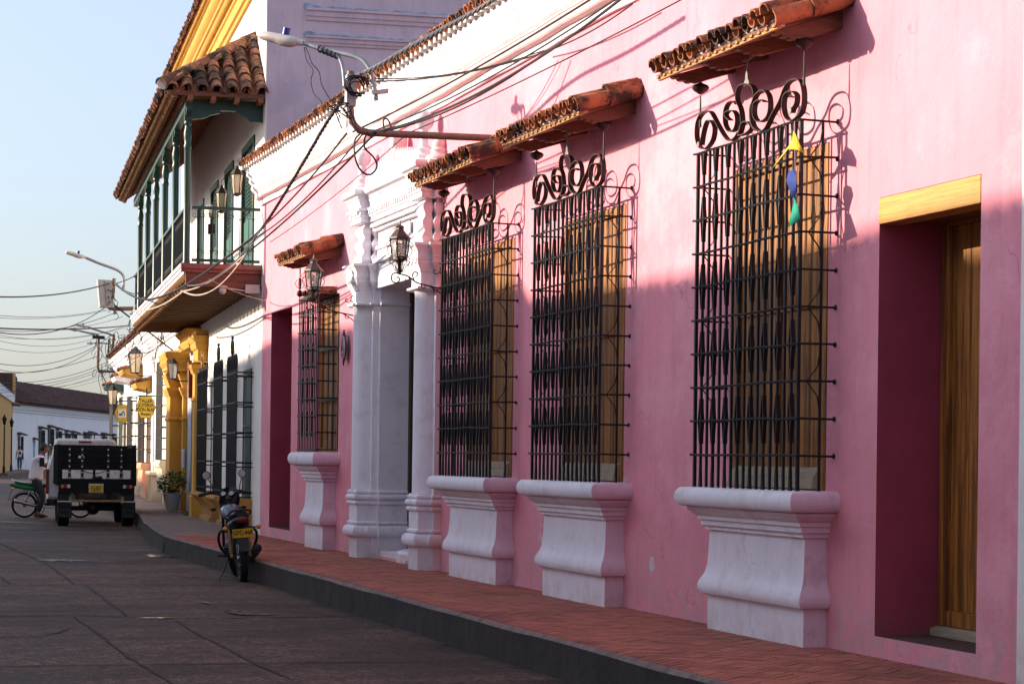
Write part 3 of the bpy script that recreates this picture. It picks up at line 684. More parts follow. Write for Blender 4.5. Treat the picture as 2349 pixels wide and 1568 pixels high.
def pilaster(ya,yb,near):
    p=MB(); rose=(lambda a,k: 1 if k==2 else 0) if near else None
    # outer step B and front block A; A's shaft is a round engaged column
    blk(p,D-.08,ya-.07,yb+.07,base+[(0,3.40)]+capp[1:],mf=rose)
    fr=MB()
    blk(fr,D-.24,ya,yb,base[:],xb=D-.06)
    blk(fr,D-.24,ya,yb,capp,xb=D-.06)
    r=(yb-ya)/2-.005; cyy=(ya+yb)/2
    fr.lathe([(r*1.02,1.10),(r,1.14),(r*.985,2.2),(r*.96,3.36),(r*1.0,3.41)],(D-.06,cyy,0),24)
    scallops(fr,D-.24-.062,ya-.04,yb+.04,3.765,3,'y'); scallops(fr,ya-.062,D-.29,D-.09,3.765,3,'x')
    o=p.build('pilaster',['white_plaster','rose_light' if near else 'white_plaster'],portal,smooth=40)
    fr.build('column','white_plaster',o,smooth=40)
    return o
pilaster(26.52,26.94,False); pilaster(23.6,24.0,True)
# deep jamb with the same mouldings, door beyond
j=MB(); rs=[[(D-.005,26.38-o,z),(D+.37,26.38-o,z),(D+.37,26.75,z),(D-.005,26.75,z)] for o,z in base+[(0,3.40)]+capp[1:]]; j.rings(rs); scallops(j,26.38-.062,D+.01,D+.36,3.765,5,'x'); j.build('jamb','white_plaster',portal,smooth=40)
j=MB(); rs=[[(D-.005,24.12+o,z),(D+.37,24.12+o,z),(D+.37,23.75,z),(D-.005,23.75,z)] for o,z in base+[(0,3.40)]+capp[1:]]; j.rings(rs); j.build('jamb','white_plaster',portal,smooth=40)
j=MB(); j.lathe([(1.1,.25),(1.1,.37),(1.07,.40),(.3,.405)],(D+1.08,25.25,0),40); j.box(D+.012,D+.36,24.13,26.36,.255,.36); j.build('doorstep','white_plaster',portal,smooth=40)
j=MB(); shutters(j,24.1,26.38,.42,3.7,D+.38,planks=8,frame=.1); j.build('door','dark_wood',portal)
# door head and panel between the upper columns
h=MB()
h.box(D-.05,D+.4,24.0,26.5,3.62,3.93)
for k,(x,z0,z1) in enumerate(((.10,3.93,3.99),(.04,3.99,4.10),(.07,4.10,4.15),(.03,4.15,4.33),(.09,4.33,4.37),(.14,4.37,4.42))): h.box(D-x,D+.02,24.06,26.44,z0,z1)
h.build('door_head','white_plaster',portal,bevel=.012)
# upper turned columns, square on plan with bulging outline
def upcol(x0,ya,yb,xb,near,m):
    c=MB(); z0,z1=3.935,4.46; pr=[]
    for i in range(25):
        t=i/24; o=.012+.020*math.sin(t*PI*6-.6)-.02*t; pr.append((o,z0+(z1-z0)*t))
    rs=[[(xb,yb+o,z),(x0-o,yb+o,z),(x0-o,ya-o,z),(xb,ya-o,z)] for o,z in pr]; c.rings(rs,mf=(lambda a,k:1 if k==2 else 0) if m else None)
    return c.build('upper_column',['white_plaster','rose_light'],portal,smooth=60,bevel=0)
for near,(ya,yb) in ((False,(26.50,26.92)),(True,(23.62,24.02))):
    upcol(D-.20,ya+.03,yb-.03,D-.10,near,near); upcol(D-.08,ya-.03,yb+.03,D+.02,near,near)
# entablature
e=MB()
ent=[(0,4.44),(.012,4.445),(.012,4.50),(.03,4.51),(.035,4.53),(.02,4.545),(.02,4.575),(.055,4.58),(.055,4.615),(.02,4.62),(.03,4.66),(.05,4.70),(.055,4.72),(.07,4.73),(.07,4.755),(.08,4.76)]+[(.08+.045*math.cos(rad(a)),4.81+.045*math.sin(rad(a))) for a in range(-80,90,20)]+[(.06,4.865),(0,4.87)]
rose=lambda a,k:1 if k==2 else 0
rs=[[(D+.03,26.98+o,z),(D-.24-o,26.98+o,z),(D-.24-o,26.46-o,z),(D-.13-o,26.46-o,z),(D-.13-o,24.06+o,z),(D-.24-o,24.06+o,z),(D-.24-o,23.57-o,z),(D-.10-o,23.57-o,z),(D-.10-o,23.50-o,z),(D+.03,23.50-o,z)] for o,z in ent]
e.rings(rs,mf=lambda a,k:1 if k in (6,8) else 0)
ent_o=e.build('entablature',['white_plaster','rose_light'],portal,smooth=35)
d=MB(); y=23.60; rs=[]
while y<26.95:
    xf=D-.24 if (y<24.07 or y>26.45) else D-.13
    for dy,x,zb in ((-.023,xf-.012,4.545),(-.022,xf-.052,4.535),(.022,xf-.052,4.535),(.023,xf-.012,4.545)): rs.append([(x,y+dy,zb),(x,y+dy,4.582),(D-.02,y+dy,4.582),(D-.02,y+dy,zb)])
    y+=.105
d.rings(rs); d.build('dentil_row','white_plaster',ent_o)
# serrated crest stepping up to the middle, with a scroll head
c=MB(); y=24.05; k=0
while y<26.5:
    t=1-abs((y-25.2)/1.25); zt=5.0+.17*max(0,t)**.7; c.prism([(y-.045,4.86),(y+.045,4.86),(y+.05,zt-.05),(y+.022,zt-.015),(y,zt+.035),(y-.022,zt-.015),(y-.05,zt-.05)],D-.19,D-.07,'x'); y+=.105
c.box(D-.14,D-.06,24.0,26.5,4.86,4.98); c.build('crest','white_plaster',portal,bevel=.01)
c=MB(); c.lathe([(.001,-.09),(.085,-.085),(.09,0),(.085,.085),(.001,.09)],(D-.13,25.1,5.27),16,axis='x'); c.box(D-.2,D-.06,25.02,25.18,5.05,5.27); c.build('scroll_head','rose_light',portal,smooth=40)
def ballfin(x,y,z0,zc,r,m):
    b=MB(); b.lathe([(.16,0),(.17,.04),(.15,.07),(.12,.08),(.10,.11),(.11,.14),(.085,.16),(.05,.2),(.045,zc-z0-r*.9)],(x,y,z0),16); b.sphere((x,y,zc),r,14); b.build('ball_finial',m,portal,smooth=60)
ballfin(D-.17,26.72,4.86,5.27,.105,'white_plaster'); ballfin(D-.17,23.8,4.86,5.33,.115,'white_plaster'); ballfin(D-.05,23.56,4.83,5.03,.085,'rose_light')
c=MB(); c.box(D-.28,D+.0,26.55,26.9,4.865,4.90); c.box(D-.28,D+.0,23.62,23.98,4.865,4.92); c.build('finial_base','white_plaster',portal,bevel=.01)
n=MB(); n.box(D-.075,D-.055,24.75,25.95,4.145,4.30); npl=n.build('name_panel','white_plaster',portal)
mm=Matrix(((0,0,-1,D-.10),(-1,0,0,25.38),(0,1,0,4.225),(0,0,0,1)))
text('painted_letters','TEJEDOR'[:4],.15,mm,'red_letters',npl,sx=.8)
# ================================================================== things on the pink house
def wall_lantern(loc,L,label,long=.62):
    """lantern on a scroll bracket; wall at local x=0, lantern hangs at x=-L"""
    r=empty('wall_lantern',loc,0,label,'wall lantern','wrought iron lanterns beside the portal')
    b=MB(); x=-L
    b.lathe([(.125,.02),(.132,.0),(.124,-.004),(.06,-.004)],(x,0,.145),6); b.lathe([(.130,0),(.055,.085),(.045,.095),(.045,.12),(.062,.125),(.03,.145),(.012,.155),(.004,.20),(.001,.21)],(x,0,.152),6)
    b.build('lantern_roof','roof_metal',r)
    c=MB()
    for k in range(6):
        a=rad(60*k); c.tube([(x+.112*math.cos(a),.112*math.sin(a),.148),(x+.088*math.cos(a),.088*math.sin(a),-.05)],.0075,4)
        ca,sa=math.cos(a),math.sin(a); P=lambda rr,z:(x+rr*ca,rr*sa,z)
        c.tube(spline([P(.112,.13),P(.145,.10),P(.15,.07),P(.128,.06),P(.118,.075),P(.13,.085)],3),.0045,4); c.tube(spline([P(.118,.055),P(.14,.04),P(.135,-.01),P(.10,-.05),P(.11,-.075),P(.125,-.06)],3),.0045,4)
        c.tube(spline([P(.088,-.09),P(.115,-.11),P(.10,-.13),P(.075,-.15),P(.055,-.20),P(.02,-.225)],3),.0045,4)
        c.tube(spline([P(.05,-.09),P(.05,-.14),P(.035,-.19),P(.012,-.22)],3),.004,4)
    c.lathe([(.092,-.05),(.092,-.09),(.05,-.10),(.024,-.12),(.02,-.2),(.018,-.24)],(x,0,0),6)
    for k in range(6):
        a=rad(60*k+30); ca,sa=math.cos(a),math.sin(a)
    fr=c.build('lantern_frame','black_metal',r)
    d=MB()
    for k in range(6):
        a=rad(60*k+30); ca,sa=math.cos(a),math.sin(a); cx,cy,cz=x+.082*ca,.082*sa,-.07; u=Vector((-sa,ca,0)); w=Vector((0,0,1)); cc=Vector((cx,cy,cz)); d.poly([cc+u*.026,cc+w*.012,cc-u*.026,cc-w*.012])
    d.build('diamond_plate','grey_iron',fr)
    gl=MB(); gl.lathe([(.104,.14),(.082,-.045)],(x,0,0),6,cap=False); gl.build('glass','pane_glass',r)
    s=MB(); s.tube([(x+.02*math.cos(t*.6)*(1+.0*t),.02*math.sin(t*.6),-.03+t*.0022) for t in range(0,60)],.009,5); s.lathe([(.02,0),(.024,-.03),(.02,-.05)],(x,0,.0),8); s.build('bulb','bulb_white',r,smooth=60)
    k=MB(); B=lambda ps,rr=.008:k.tube(spline([(a-L,0,b) for a,b in ps],5),rr,5)
    B([(0,-.24),(-.06,-.235),(-.09,-.27),(-.08,-.325),(-.03,-.34),(.0,-.31),(-.01,-.28),(-.035,-.285)])
    B([(0,-.24),(.10,-.265),(.2,-.33),(.3,-.355),(.38,-.37),(L,-.40)],.009)
    B([(.10,-.265),(.115,-.30),(.08,-.315),(.07,-.29)],.006)
    B([(.17,-.31),(.15,-.25),(.17,-.215),(.205,-.22),(.205,-.25),(.185,-.255)],.007); B([(.25,-.345),(.26,-.385),(.295,-.385),(.295,-.36)],.006)
    B([(L,-.12),(L-.05,-.15),(L-.06,-.21),(L,-.25)],.007); B([(L-.055,-.18),(L-.09,-.225),(L-.13,-.22),(L-.135,-.19),(L-.11,-.185)],.006)
    B([(L-.20,-.36),(L-.12,-.40),(L-.03,-.46),(L,-.53)],.007); B([(L-.14,-.38),(L-.13,-.43),(L-.10,-.43),(L-.095,-.40)],.006)
    k.tube([(0,0,-.10),(0,0,-.25)][0:2] and [(-L,0,-.22),(-L,0,-.25)],.012,6)
    k.build('scroll_bracket','black_metal',r,smooth=60)
    return r
wall_lantern((D-.20,26.88,3.70),.55,'black iron lantern beside the narrow window, left of the white portal')
wall_lantern((D,23.44,3.80),.53,'black iron lantern right of the white portal, in front of the door head')
pl=empty('plaque',(D-.06,28.12,2.96),0,'oval dark purple plaque in a scrolled iron frame on the pink wall','plaque')
mb=MB(); mb.lathe([(.001,-.012),(.118,-.010),(.118,.012),(.001,.014)],(0,0,0),28,axis='x'); o=mb.build('plaque_face','purple_glass',pl); o.scale=(1,1,1.32)
mb=MB(); mb.tube([(-.0,.122*math.cos(2*PI*k/32),.16*math.sin(2*PI*k/32)) for k in range(33)],.011,6)
for s in (-1,1):
    for q in (-1,1): mb.tube(spline([(0,0,q*.16),(0,s*.03,q*.19),(0,s*.055,q*.185),(0,s*.05,q*.16),(0,s*.03,q*.165)],3),.006,5); mb.tube(spline([(0,0,q*.16),(0,s*.02,q*.205),(0,s*.012,q*.235),(0,0,q*.225)],3),.006,5)
mb.tube([(.06,0,.15),(0,0,.16)],.006,5); mb.tube([(.06,0,-.15),(0,0,-.16)],.006,5)
mb.build('iron_frame','black_metal',pl,smooth=60)
mb=MB(); mb.box(-.02,-.013,-.012,.006,-.075,-.045); mb.build('paper_tag','white_paint',pl)
# pennants tied to the near grille
def pennant(name,pts,m,label):
    g=MB(); X=D-.31
    i=g.pts([(X+dx,13.58+y,z) for dx,y,z in pts[0]]); k=len(pts[0])
    for f in pts[1]: g.face([i+a for a in f])
    o=g.build(name,m,smooth=80); so_=o.modifiers.new('s','SOLIDIFY'); so_.thickness=.002
    return tag(o,label,'pennant','pennants tied to the near window grille')
pennant('yellow_pennant',([(-.0,0.054,3.800),(-.03,-0.041,3.763),(.01,0.081,3.738),(-.02,0.027,3.726),(-.03,-0.108,3.688),(-.01,0.189,3.664),(-.03,0.068,3.676),(-.04,-0.095,3.645),(-.02,0.270,3.614),(-.03,0.317,3.577),(0,-0.121,3.620)],[(0,1,3,2),(1,4,6,3),(2,3,6,5),(4,7,6),(5,6,8),(8,6,9),(4,10,7)]),'flag_yellow','yellow cloth pennant at the top corner of the near grille')
pennant('blue_pennant',([(0,0.027,3.530),(-.02,0.081,3.524),(-.02,-0.041,3.512),(-.03,0.095,3.458),(-.01,0.000,3.446),(-.03,-0.068,3.458),(-.02,0.054,3.386),(-.01,-0.027,3.374),(-.03,0.000,3.332)],[(0,1,3,4),(0,4,5,2),(3,6,4),(4,6,8,7),(4,7,5)]),'flag_blue','blue cloth pennant hanging below the yellow one')
pennant('green_pennant',([(0,0.014,3.340),(-.03,-0.027,3.334),(-.02,-0.081,3.262),(-.01,0.054,3.226),(-.02,-0.014,3.226),(-.03,-0.135,3.178),(-.01,0.095,3.142),(-.02,-0.027,3.160)],[(0,1,4,3),(1,2,4),(2,5,7,4),(3,4,7,6)]),'flag_green','green cloth pennant, lowest of the three')
g=MB(); g.tube(spline([(D-.31,13.62,3.86),(D-.315,13.6,3.68),(D-.31,13.60,3.52),(D-.315,13.57,3.36),(D-.31,13.585,3.15)],4),.003,4); tag(g.build('pennant_string','string_pale'),'thin pale string the pennants hang on, at the grille corner','string')
# white neighbour to the right
nb=empty('white_house',(0,0,0),0,'sliver of a white painted wall at the right edge of the photo','house')
g=MB(); g.box(D-.02,D+6,5,11.13,.2,6.0); g.build('wall','white_wall',nb)
# ================================================================== OPPOSITE SIDE OF THE STREET (behind the photographer's left shoulder; throws the shade)
def opp_house(name,y0,y1,h,label,col,x=-4.6,seed=0):
    r=empty(name,(x,(y0+y1)/2,0),0,label,'house'); g=MB(); w=(y1-y0)/2
    g.box(-6,0,-w,w,-.05,h-.35); g.build('wall',col,r)
    t=MB(); t.prism([(.35,h-.22),(-6.3,h-.22),(-6.3,h-.3),(.3,h-.32)],-w,w,'y'); rs=[]
    random.seed(seed); y=-w
    while y<w:
        p=Vector((.42,y+.1,h-.2+.04*math.sin(y*.7+seed))); half_tile(t,p,p+Vector((-1.4,0,.42*0)),(0,1,0),(0,0,1),.10,.09,n=5); y+=.21
    t.build('roof','roof_far_house',r)
    d=MB()
    k=-w+2.2
    while k<w-2: d.box(.0,.04,k,k+1.1,.9,3.0); k+=4.1
    d.build('shutter','green_panel',r); return r
opp_house('corner_house',-12,26.2,6.92,'tall house across the street nearest the camera, out of the frame to the left','opp_wall',seed=1)
opp_house('tall_house',26.2,49.25,7.12,'second house across the street, out of the frame to the left','opp_wall',seed=2)
ssw=empty('sun_slit_wall',(-4.6,49.25,0),0,'unseen wall added across the street, its sloping slit shaped to pass a strip of sun','wall')  # unseen wall, added; its sloping slit is shaped to let sun onto the road
g=MB(); g.prism([(0,-.05),(8.25,-.05),(8.25,1.45),(6.5,1.80),(1.9,3.52),(0,3.60)],-.1,0,'x'); g.build('wall','opp_wall',ssw); g=MB(); g.prism([(0,3.62),(1.7,3.66),(3.84,3.12),(6.5,2.25),(8.25,1.9),(8.25,6.6),(0,6.6)],-.1,0,'x'); g.build('upper_wall','opp_wall',ssw); g=MB(); g.prism([(.06,6.6),(-.15,6.75),(-.36,6.6)],0,8.25,'y'); g.build('coping','roof_far_house',ssw)
opp_house('low_house',57.5,112.,5.2,'low house across the street, beyond the third','opp_wall',x=-4.2,seed=4)
# ================================================================== TWO STOREY WHITE HOUSE WITH THE BALCONY
H2=empty('balcony_house',(C2.x,C2.y,0),-A2,'two storey white house with green balcony, tiled roofs and lilac side wall','house')
LEN=16.9
hol=[(1.42,3.30,4.55,6.78,.10,0),(4.80,6.38,4.55,6.80,.10,0),(7.7,9.2,4.55,6.80,.10,0),(10.8,12.3,4.55,6.8,.10,0),(1.56,2.62,.70,2.93,.14,0),(3.95,5.0,.70,2.93,.14,0),(7.1,8.3,.70,2.93,.14,0)]
wall_with_holes('wall',H2,0,0,LEN,.15,9.3,hol,.1,['white_wall','white_wall'])
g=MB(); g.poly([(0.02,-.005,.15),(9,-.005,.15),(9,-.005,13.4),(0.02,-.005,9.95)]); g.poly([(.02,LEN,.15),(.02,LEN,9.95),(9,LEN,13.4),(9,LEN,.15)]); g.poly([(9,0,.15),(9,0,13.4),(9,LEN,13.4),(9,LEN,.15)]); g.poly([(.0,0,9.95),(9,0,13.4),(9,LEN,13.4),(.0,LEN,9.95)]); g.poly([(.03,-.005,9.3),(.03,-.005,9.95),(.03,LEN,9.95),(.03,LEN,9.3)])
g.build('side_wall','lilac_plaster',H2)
for z,h in ((8.42,.19),(8.03,.14)):
    g=MB(); g.prism([(0,0),(-.03,.0),(-.035,h*.3),(-.055,h*.35),(-.055,h*.75),(-.085,h*.8),(-.085,h),(0,h)],.62,3.6,'x') ; o=g.build('ledge','lilac_plaster',H2); o.location=(0,0,z)
    g=MB(); rs=[]
    for k in range(40): x=.58+k*.078; hh=random.uniform(.01,.05)+(.04 if k<3 else 0); rs.append([(x,-.012,z+h-.01),(x,-.012,z+h+hh),(x,.0,z+h+hh),(x,0,z+h-.01)])
    g.rings(rs); g.build('stain','blue_stain',o if False else H2)
# yellow cornice under the main roof
g=MB(); pr=[(0,9.12),(.05,9.13),(.06,9.2),(.10,9.22),(.10,9.42),(.13,9.44)]+[(.13+.10*math.sin(rad(a)),9.50+.08-.08*math.cos(rad(a))) for a in range(0,91,15)]+[(.27,9.6),(.27,9.66),(.33,9.70),(.36,9.76),(.36,9.84),(.40,9.86),(.40,9.9),(0,9.92)]
rs=[[(-o,y,z) for o,z in pr] for y in (-.02,4,8,12,LEN+.05)]; g.rings(rs); cor=g.build('cornice','yellow_plaster',H2,smooth=30)
g=MB(); y=.1
while y<LEN: g.lathe([(.06,0),(.075,.02),(.07,.10),(.05,.12)],(-.40,y,9.88),8); y+=.19
g.build('cornice_beads','yellow_plaster',cor,smooth=50)
g=MB(); y=0.0
while y<LEN+.1:
    p=Vector((-.56,y,9.98)); sl=Vector((.93,0,.37)); up=Vector((-.37,0,.93)); half_tile(g,p,p+sl*.5,(0,1,0),up,.085,.07,n=6); half_tile(g,p+sl*.4+up*.03,p+sl*.9+up*.03,(0,1,0),up,.085,.07,n=6)
    q=p+Vector((0,.1,0))+up*.03; half_tile(g,q,q+sl*.5,(0,1,0),up,.075,.06,down=True,n=6); y+=.2
g.prism([(-.5,9.93),(.1,10.15),(.1,9.9),(-.4,9.9)],0,LEN,'y')
g.build('roof_tiles','clay_tile_old',H2,smooth=50)
# balcony
BX=-1.18; BY0=.30; BY1=14.6; FZ=4.53
bal=MB(); bal.box(BX-.06,0,BY0-.05,BY1,FZ-.08,FZ); bal_o=bal.build('balcony','red_wood',H2)
g=MB(); pr=[(BX-.10,FZ+.005),(BX-.10,FZ-.05),(BX-.075,FZ-.06),(BX-.075,FZ-.10),(BX-.05,FZ-.11),(BX-.05,FZ-.16),(BX+.0,FZ-.17),(BX+.0,FZ+.005)]
g.prism(pr,BY0+.02,BY1,'y'); g.build('fascia','white_plaster',bal_o)
g=MB(); g.prism([(BY0-.10,FZ+.004),(BY0-.10,FZ-.07),(BY0-.06,FZ-.10),(BY0-.06,FZ-.13),(BY0,FZ-.13),(BY0,FZ+.004)],BX-.09,-.004,'x'); g.build('edge_tiles','edge_clay',bal_o)
g=MB(); g.box(BX-.02,-.004,BY0-.03,BY0+.05,FZ-.36,FZ-.13); g.build('end_beam','red_wood',bal_o,bevel=.01)
y=BY0+.25; 
while y<BY1:
    g=MB(); x0=BX-.02; g.prism([(0,FZ-.24),(x0,FZ-.24),(x0-.02,FZ-.27),(x0+.02,FZ-.30),(x0+.07,FZ-.30),(x0+.09,FZ-.33),(x0+.15,FZ-.335),(0,FZ-.335)],y-.05,y+.05,'y',m=0); g.build('joist','joist_wood',bal_o); y+=.55
g=MB(); g.box(BX+.0,-.0,BY0+.0,BY1,FZ-.215,FZ-.17); g.build('floor_boards','dark_wood',bal_o)
g=MB(); y=BY0+.08
while y<BY1:
    for k,(o,z) in enumerate(((.0,-.17),(.035,-.22),(.07,-.27))):
        g.prism([(BX-.05+o,FZ+z),(BX-.05+o+.10,FZ+z),(BX-.05+o+.10,FZ+z-.045),(BX-.05+o+.03,FZ+z-.04)],y-.032+.02*(k%2),y+.032+.02*(k%2),'y')
    y+=.113
g.build('carved_eave','gold_wood',bal_o,bevel=.004)
posts=[BY0+.10+2.48*i for i in range(6)]
for i,y in enumerate(posts):
    g=MB(); g.lathe([(.06,FZ),(.06,FZ+.05),(.055,FZ+.06),(.055,6.35),(.062,6.37),(.062,6.41),(.05,6.44),(.062,6.52),(.066,6.60),(.05,6.68),(.045,6.72),(.06,6.74),(.06,6.78),(.052,6.80)],(BX,y,0),12)
    g.box(BX-.06,BX+.06,y-.06,y+.06,6.80,6.98); g.prism([(y-.28,6.98),(y-.28,6.94),(y-.2,6.92),(y-.16,6.88),(y-.06,6.86),(y+.06,6.86),(y+.16,6.88),(y+.2,6.92),(y+.28,6.94),(y+.28,6.98)],BX-.045,BX+.045,'x')
    g.build('post','green_paint',bal_o,smooth=40)
g=MB(); g.box(BX-.055,BX+.055,BY0-.08,BY1,6.98,7.14); g.box(BX+.06,-.004,BY0+.04,BY0+.16,6.98,7.14)
for x0,x1,s in ((BX+.06,BX+.5,1),(-.42,-.004,-1)):
    P=[(x0,6.98),(x1,6.98),(x1,6.94),((x0+x1)/2+s*.06,6.90),((x0+x1)/2+s*.0,6.86),((x0+x1)/2-s*.08,6.84)]
    P+= [(x0,6.82)] if s==1 else [(x1,6.82)]
    if s==-1: P=[(x0,6.98),(x1,6.98),(x1,6.82),(x0+.24,6.82),(x0+.18,6.87),(x0+.1,6.90),(x0,6.94)]
    g.prism(P,BY0+.05,BY0+.15,'y')
g.build('head_beam','green_paint',bal_o)
# railings
def rail(p0,p1,n,par,lower):
    p0,p1=Vector(p0),Vector(p1); d=(p1-p0); up=Vector((0,0,1)); dn=d.normalized(); side=dn.cross(up)
    g=MB(); g.obox((p0+p1)/2+up*.90,d/2,side*.035,up*.022); rl=g.build('railing','green_paint',par); g=MB(); g.obox((p0+p1)/2+up*.07,d/2,side*.025,up*.022); g.build('bottom_rail','green_paint',rl)
    g=MB()
    for k in range(n):
        p=p0+d*((k+.5)/n); g.tube([p+up*.08,p+up*.89],.0075,5)
        for z,sg in ((.86,-1),(.12,1)):
            for s in (-1,1):
                w=d.length/n*.5; q=lambda a,b: p+dn*(s*a)+up*(z+sg*b)
                g.tube(spline([q(.008,.03+.11),q(w*.3,.10),q(w*.75,.11),q(w*.9,.07),q(w*.6,.05),q(w*.45,.075)],3),.0045,4)
    g.build('balusters','black_metal',rl); return rl
rail((BX+.08,BY0+.08,FZ),(-.02,BY0+.08,FZ),5,bal_o,1)
for a,b in zip(posts,posts[1:]): rail((BX,a+.06,FZ),(BX,b-.06,FZ),17,bal_o,1)
rail((BX,posts[-1]+.06,FZ),(BX,BY1-.05,FZ),10,bal_o,1)
# upper doors
for a,b,c,d,*_ in hol[:4]:
    g=MB(); g.box(-.03,.10,a,a+.11,c,d); g.box(-.03,.10,b-.11,b,c,d); g.box(-.032,.10,a+.11,b-.11,d-.11,d); g.box(.03,.09,a+.11,b-.11,c,d-.11)
    dd=g.build('door','green_paint',H2,bevel=.006)
    g=MB(); m=(a+b)/2
    for u,v in ((a+.14,m-.03),(m+.03,b-.14)):
        g.box(.012,.028,u,v,c+.06,c+.95)
        for k in range(14): z=c+1.08+k*.068; g.obox((.02,(u+v)/2,z),(.012,0,.014),(0,(v-u)/2-.02,0),(-.003,0,.004))
    g.build('louvre','green_panel',dd)
# balcony roof
EX=-1.60; EZ=7.16; WZ=8.24; EY=-.04; r_=(WZ-EZ)/-EX
rf=MB(); 
rf.poly([(EX+.05,EY+.05,EZ+.02),(EX+.05,BY1+.5,EZ+.02),(0,BY1+.5,WZ-.0),(0,EY+1.65,WZ-.0)]); rf.poly([(EX+.05,EY+.05,EZ+.02),(0,EY+.05,EZ+.02),(0,EY+1.65,WZ-.0)])
sl=Vector((-EX,0,WZ-EZ)).normalized(); up=Vector((-sl.z,0,sl.x)); Lf=Vector((-EX,0,WZ-EZ)).length
y=EY+.08
while y<BY1+.5:
    n_c=5; 
    for k in range(n_c):
        s0=k*Lf/n_c-.02; 
        if y-EY < (s0*sl.x): continue
        p=Vector((EX,y,EZ+.04))+sl*s0+up*(.02+.012*(k%2)); half_tile(rf,p,p+sl*.44,(0,1,0),up,.092,.078,n=6)
    q=Vector((EX-.02,y+.105,EZ+.04))+up*.055; half_tile(rf,q,q+sl*.5,(0,1,0),up,.075,.06,down=True,n=6)
    y+=.21
sl2=Vector((0,1.6,WZ-EZ)).normalized(); up2=Vector((0,-sl2.z,sl2.y)); x=EX+.12
rof=rf.build('balcony_roof','clay_tile_old',H2,smooth=50)
rf=MB()
while x<-.05:
    avail=(x-EX)/sl2.y; s0=-.02; k=0
    while s0<avail-.05:
        p=Vector((x,EY,EZ+.05))+sl2*s0+up2*(.03+.010*k); half_tile(rf,p,p+sl2*min(.34,avail-s0+.1),(1,0,0),up2,.098,.08,n=8); s0+=.24; k+=1
    if x+.2>0: break
    q=Vector((x+.118,EY-.01,EZ+.05))+up2*.06; half_tile(rf,q,q+sl2*max(.3,avail),(1,0,0),up2,.09,.07,down=True,n=8)
    x+=.235
rf.build('hip_tiles','clay_tile_old',rof,smooth=50)
rf=MB(); a=Vector((EX-.02,EY-.02,EZ+.13)); b=Vector((0,EY+1.6,WZ+.16)); hd=(b-a); hn=hd.normalized(); sd_=hn.cross(Vector((0,0,1))).normalized(); hu=sd_.cross(hn)
for k in range(8): p=a+hd*(k/8); half_tile(rf,p-hn*.02,p+hd*(1.25/8),sd_,hu,.105,.09,n=8)
rf.build('ridge_tiles','clay_tile_old',rof,smooth=50)
rf=MB(); rf.lathe([(.001,0),(.09,.0),(.09,.03),(.001,.03)],tuple(a+hn*.01),14,axis='y'); rf.build('mortar_plug','mortar',rof)
g=MB()
y=EY
while y<BY1+.4: 
    g.prism([(EX+.04,EZ+.02),(EX+.12,EZ+.04),(EX+.12,EZ-.03),(EX+.07,EZ-.02)],y-.025,y+.025,'y'); g.prism([(EX+.10,EZ-.0),(EX+.22,EZ+.04),(EX+.22,EZ-.06),(EX+.16,EZ-.05)],y+.045,y+.095,'y'); y+=.15
g.build('carved_eave','carved_brown',rof,bevel=.004)
g=MB(); y=EY+.15
while y<BY1+.4:
    hl=max(.12,min(.8,(y-EY-.35)/sl.x/2)); g.obox(Vector((EX+.1,y,EZ-.05))+sl*(hl+.05),sl*hl,(0,.04,0),up*.035); y+=.42
g.build('rafters','brown_wood',rof)
g=MB(); g.poly([(EX+.05,EY+.03,EZ+.012),(EX+.05,BY1+.45,EZ+.012),(-.0,BY1+.45,WZ+.0),(-.0,EY+1.6,WZ+.0)]); g.poly([(EX+.05,EY+.03,EZ+.012),(0,EY+.03,EZ+.01),(0,EY+1.6,WZ)]); g.box(EX+.02,-.01,EY+.02,EY+.06,EZ-.02,EZ+.05); g.build('soffit','red_wood',rof)
g=MB()
for x in (EX+.42,EX+.78,EX+1.15,EX+1.52): g.box(x-.04,x+.04,EY+.0,EY+.3,EZ-.09,EZ-.022)
g.build('rafter_ends','brown_wood',rof)
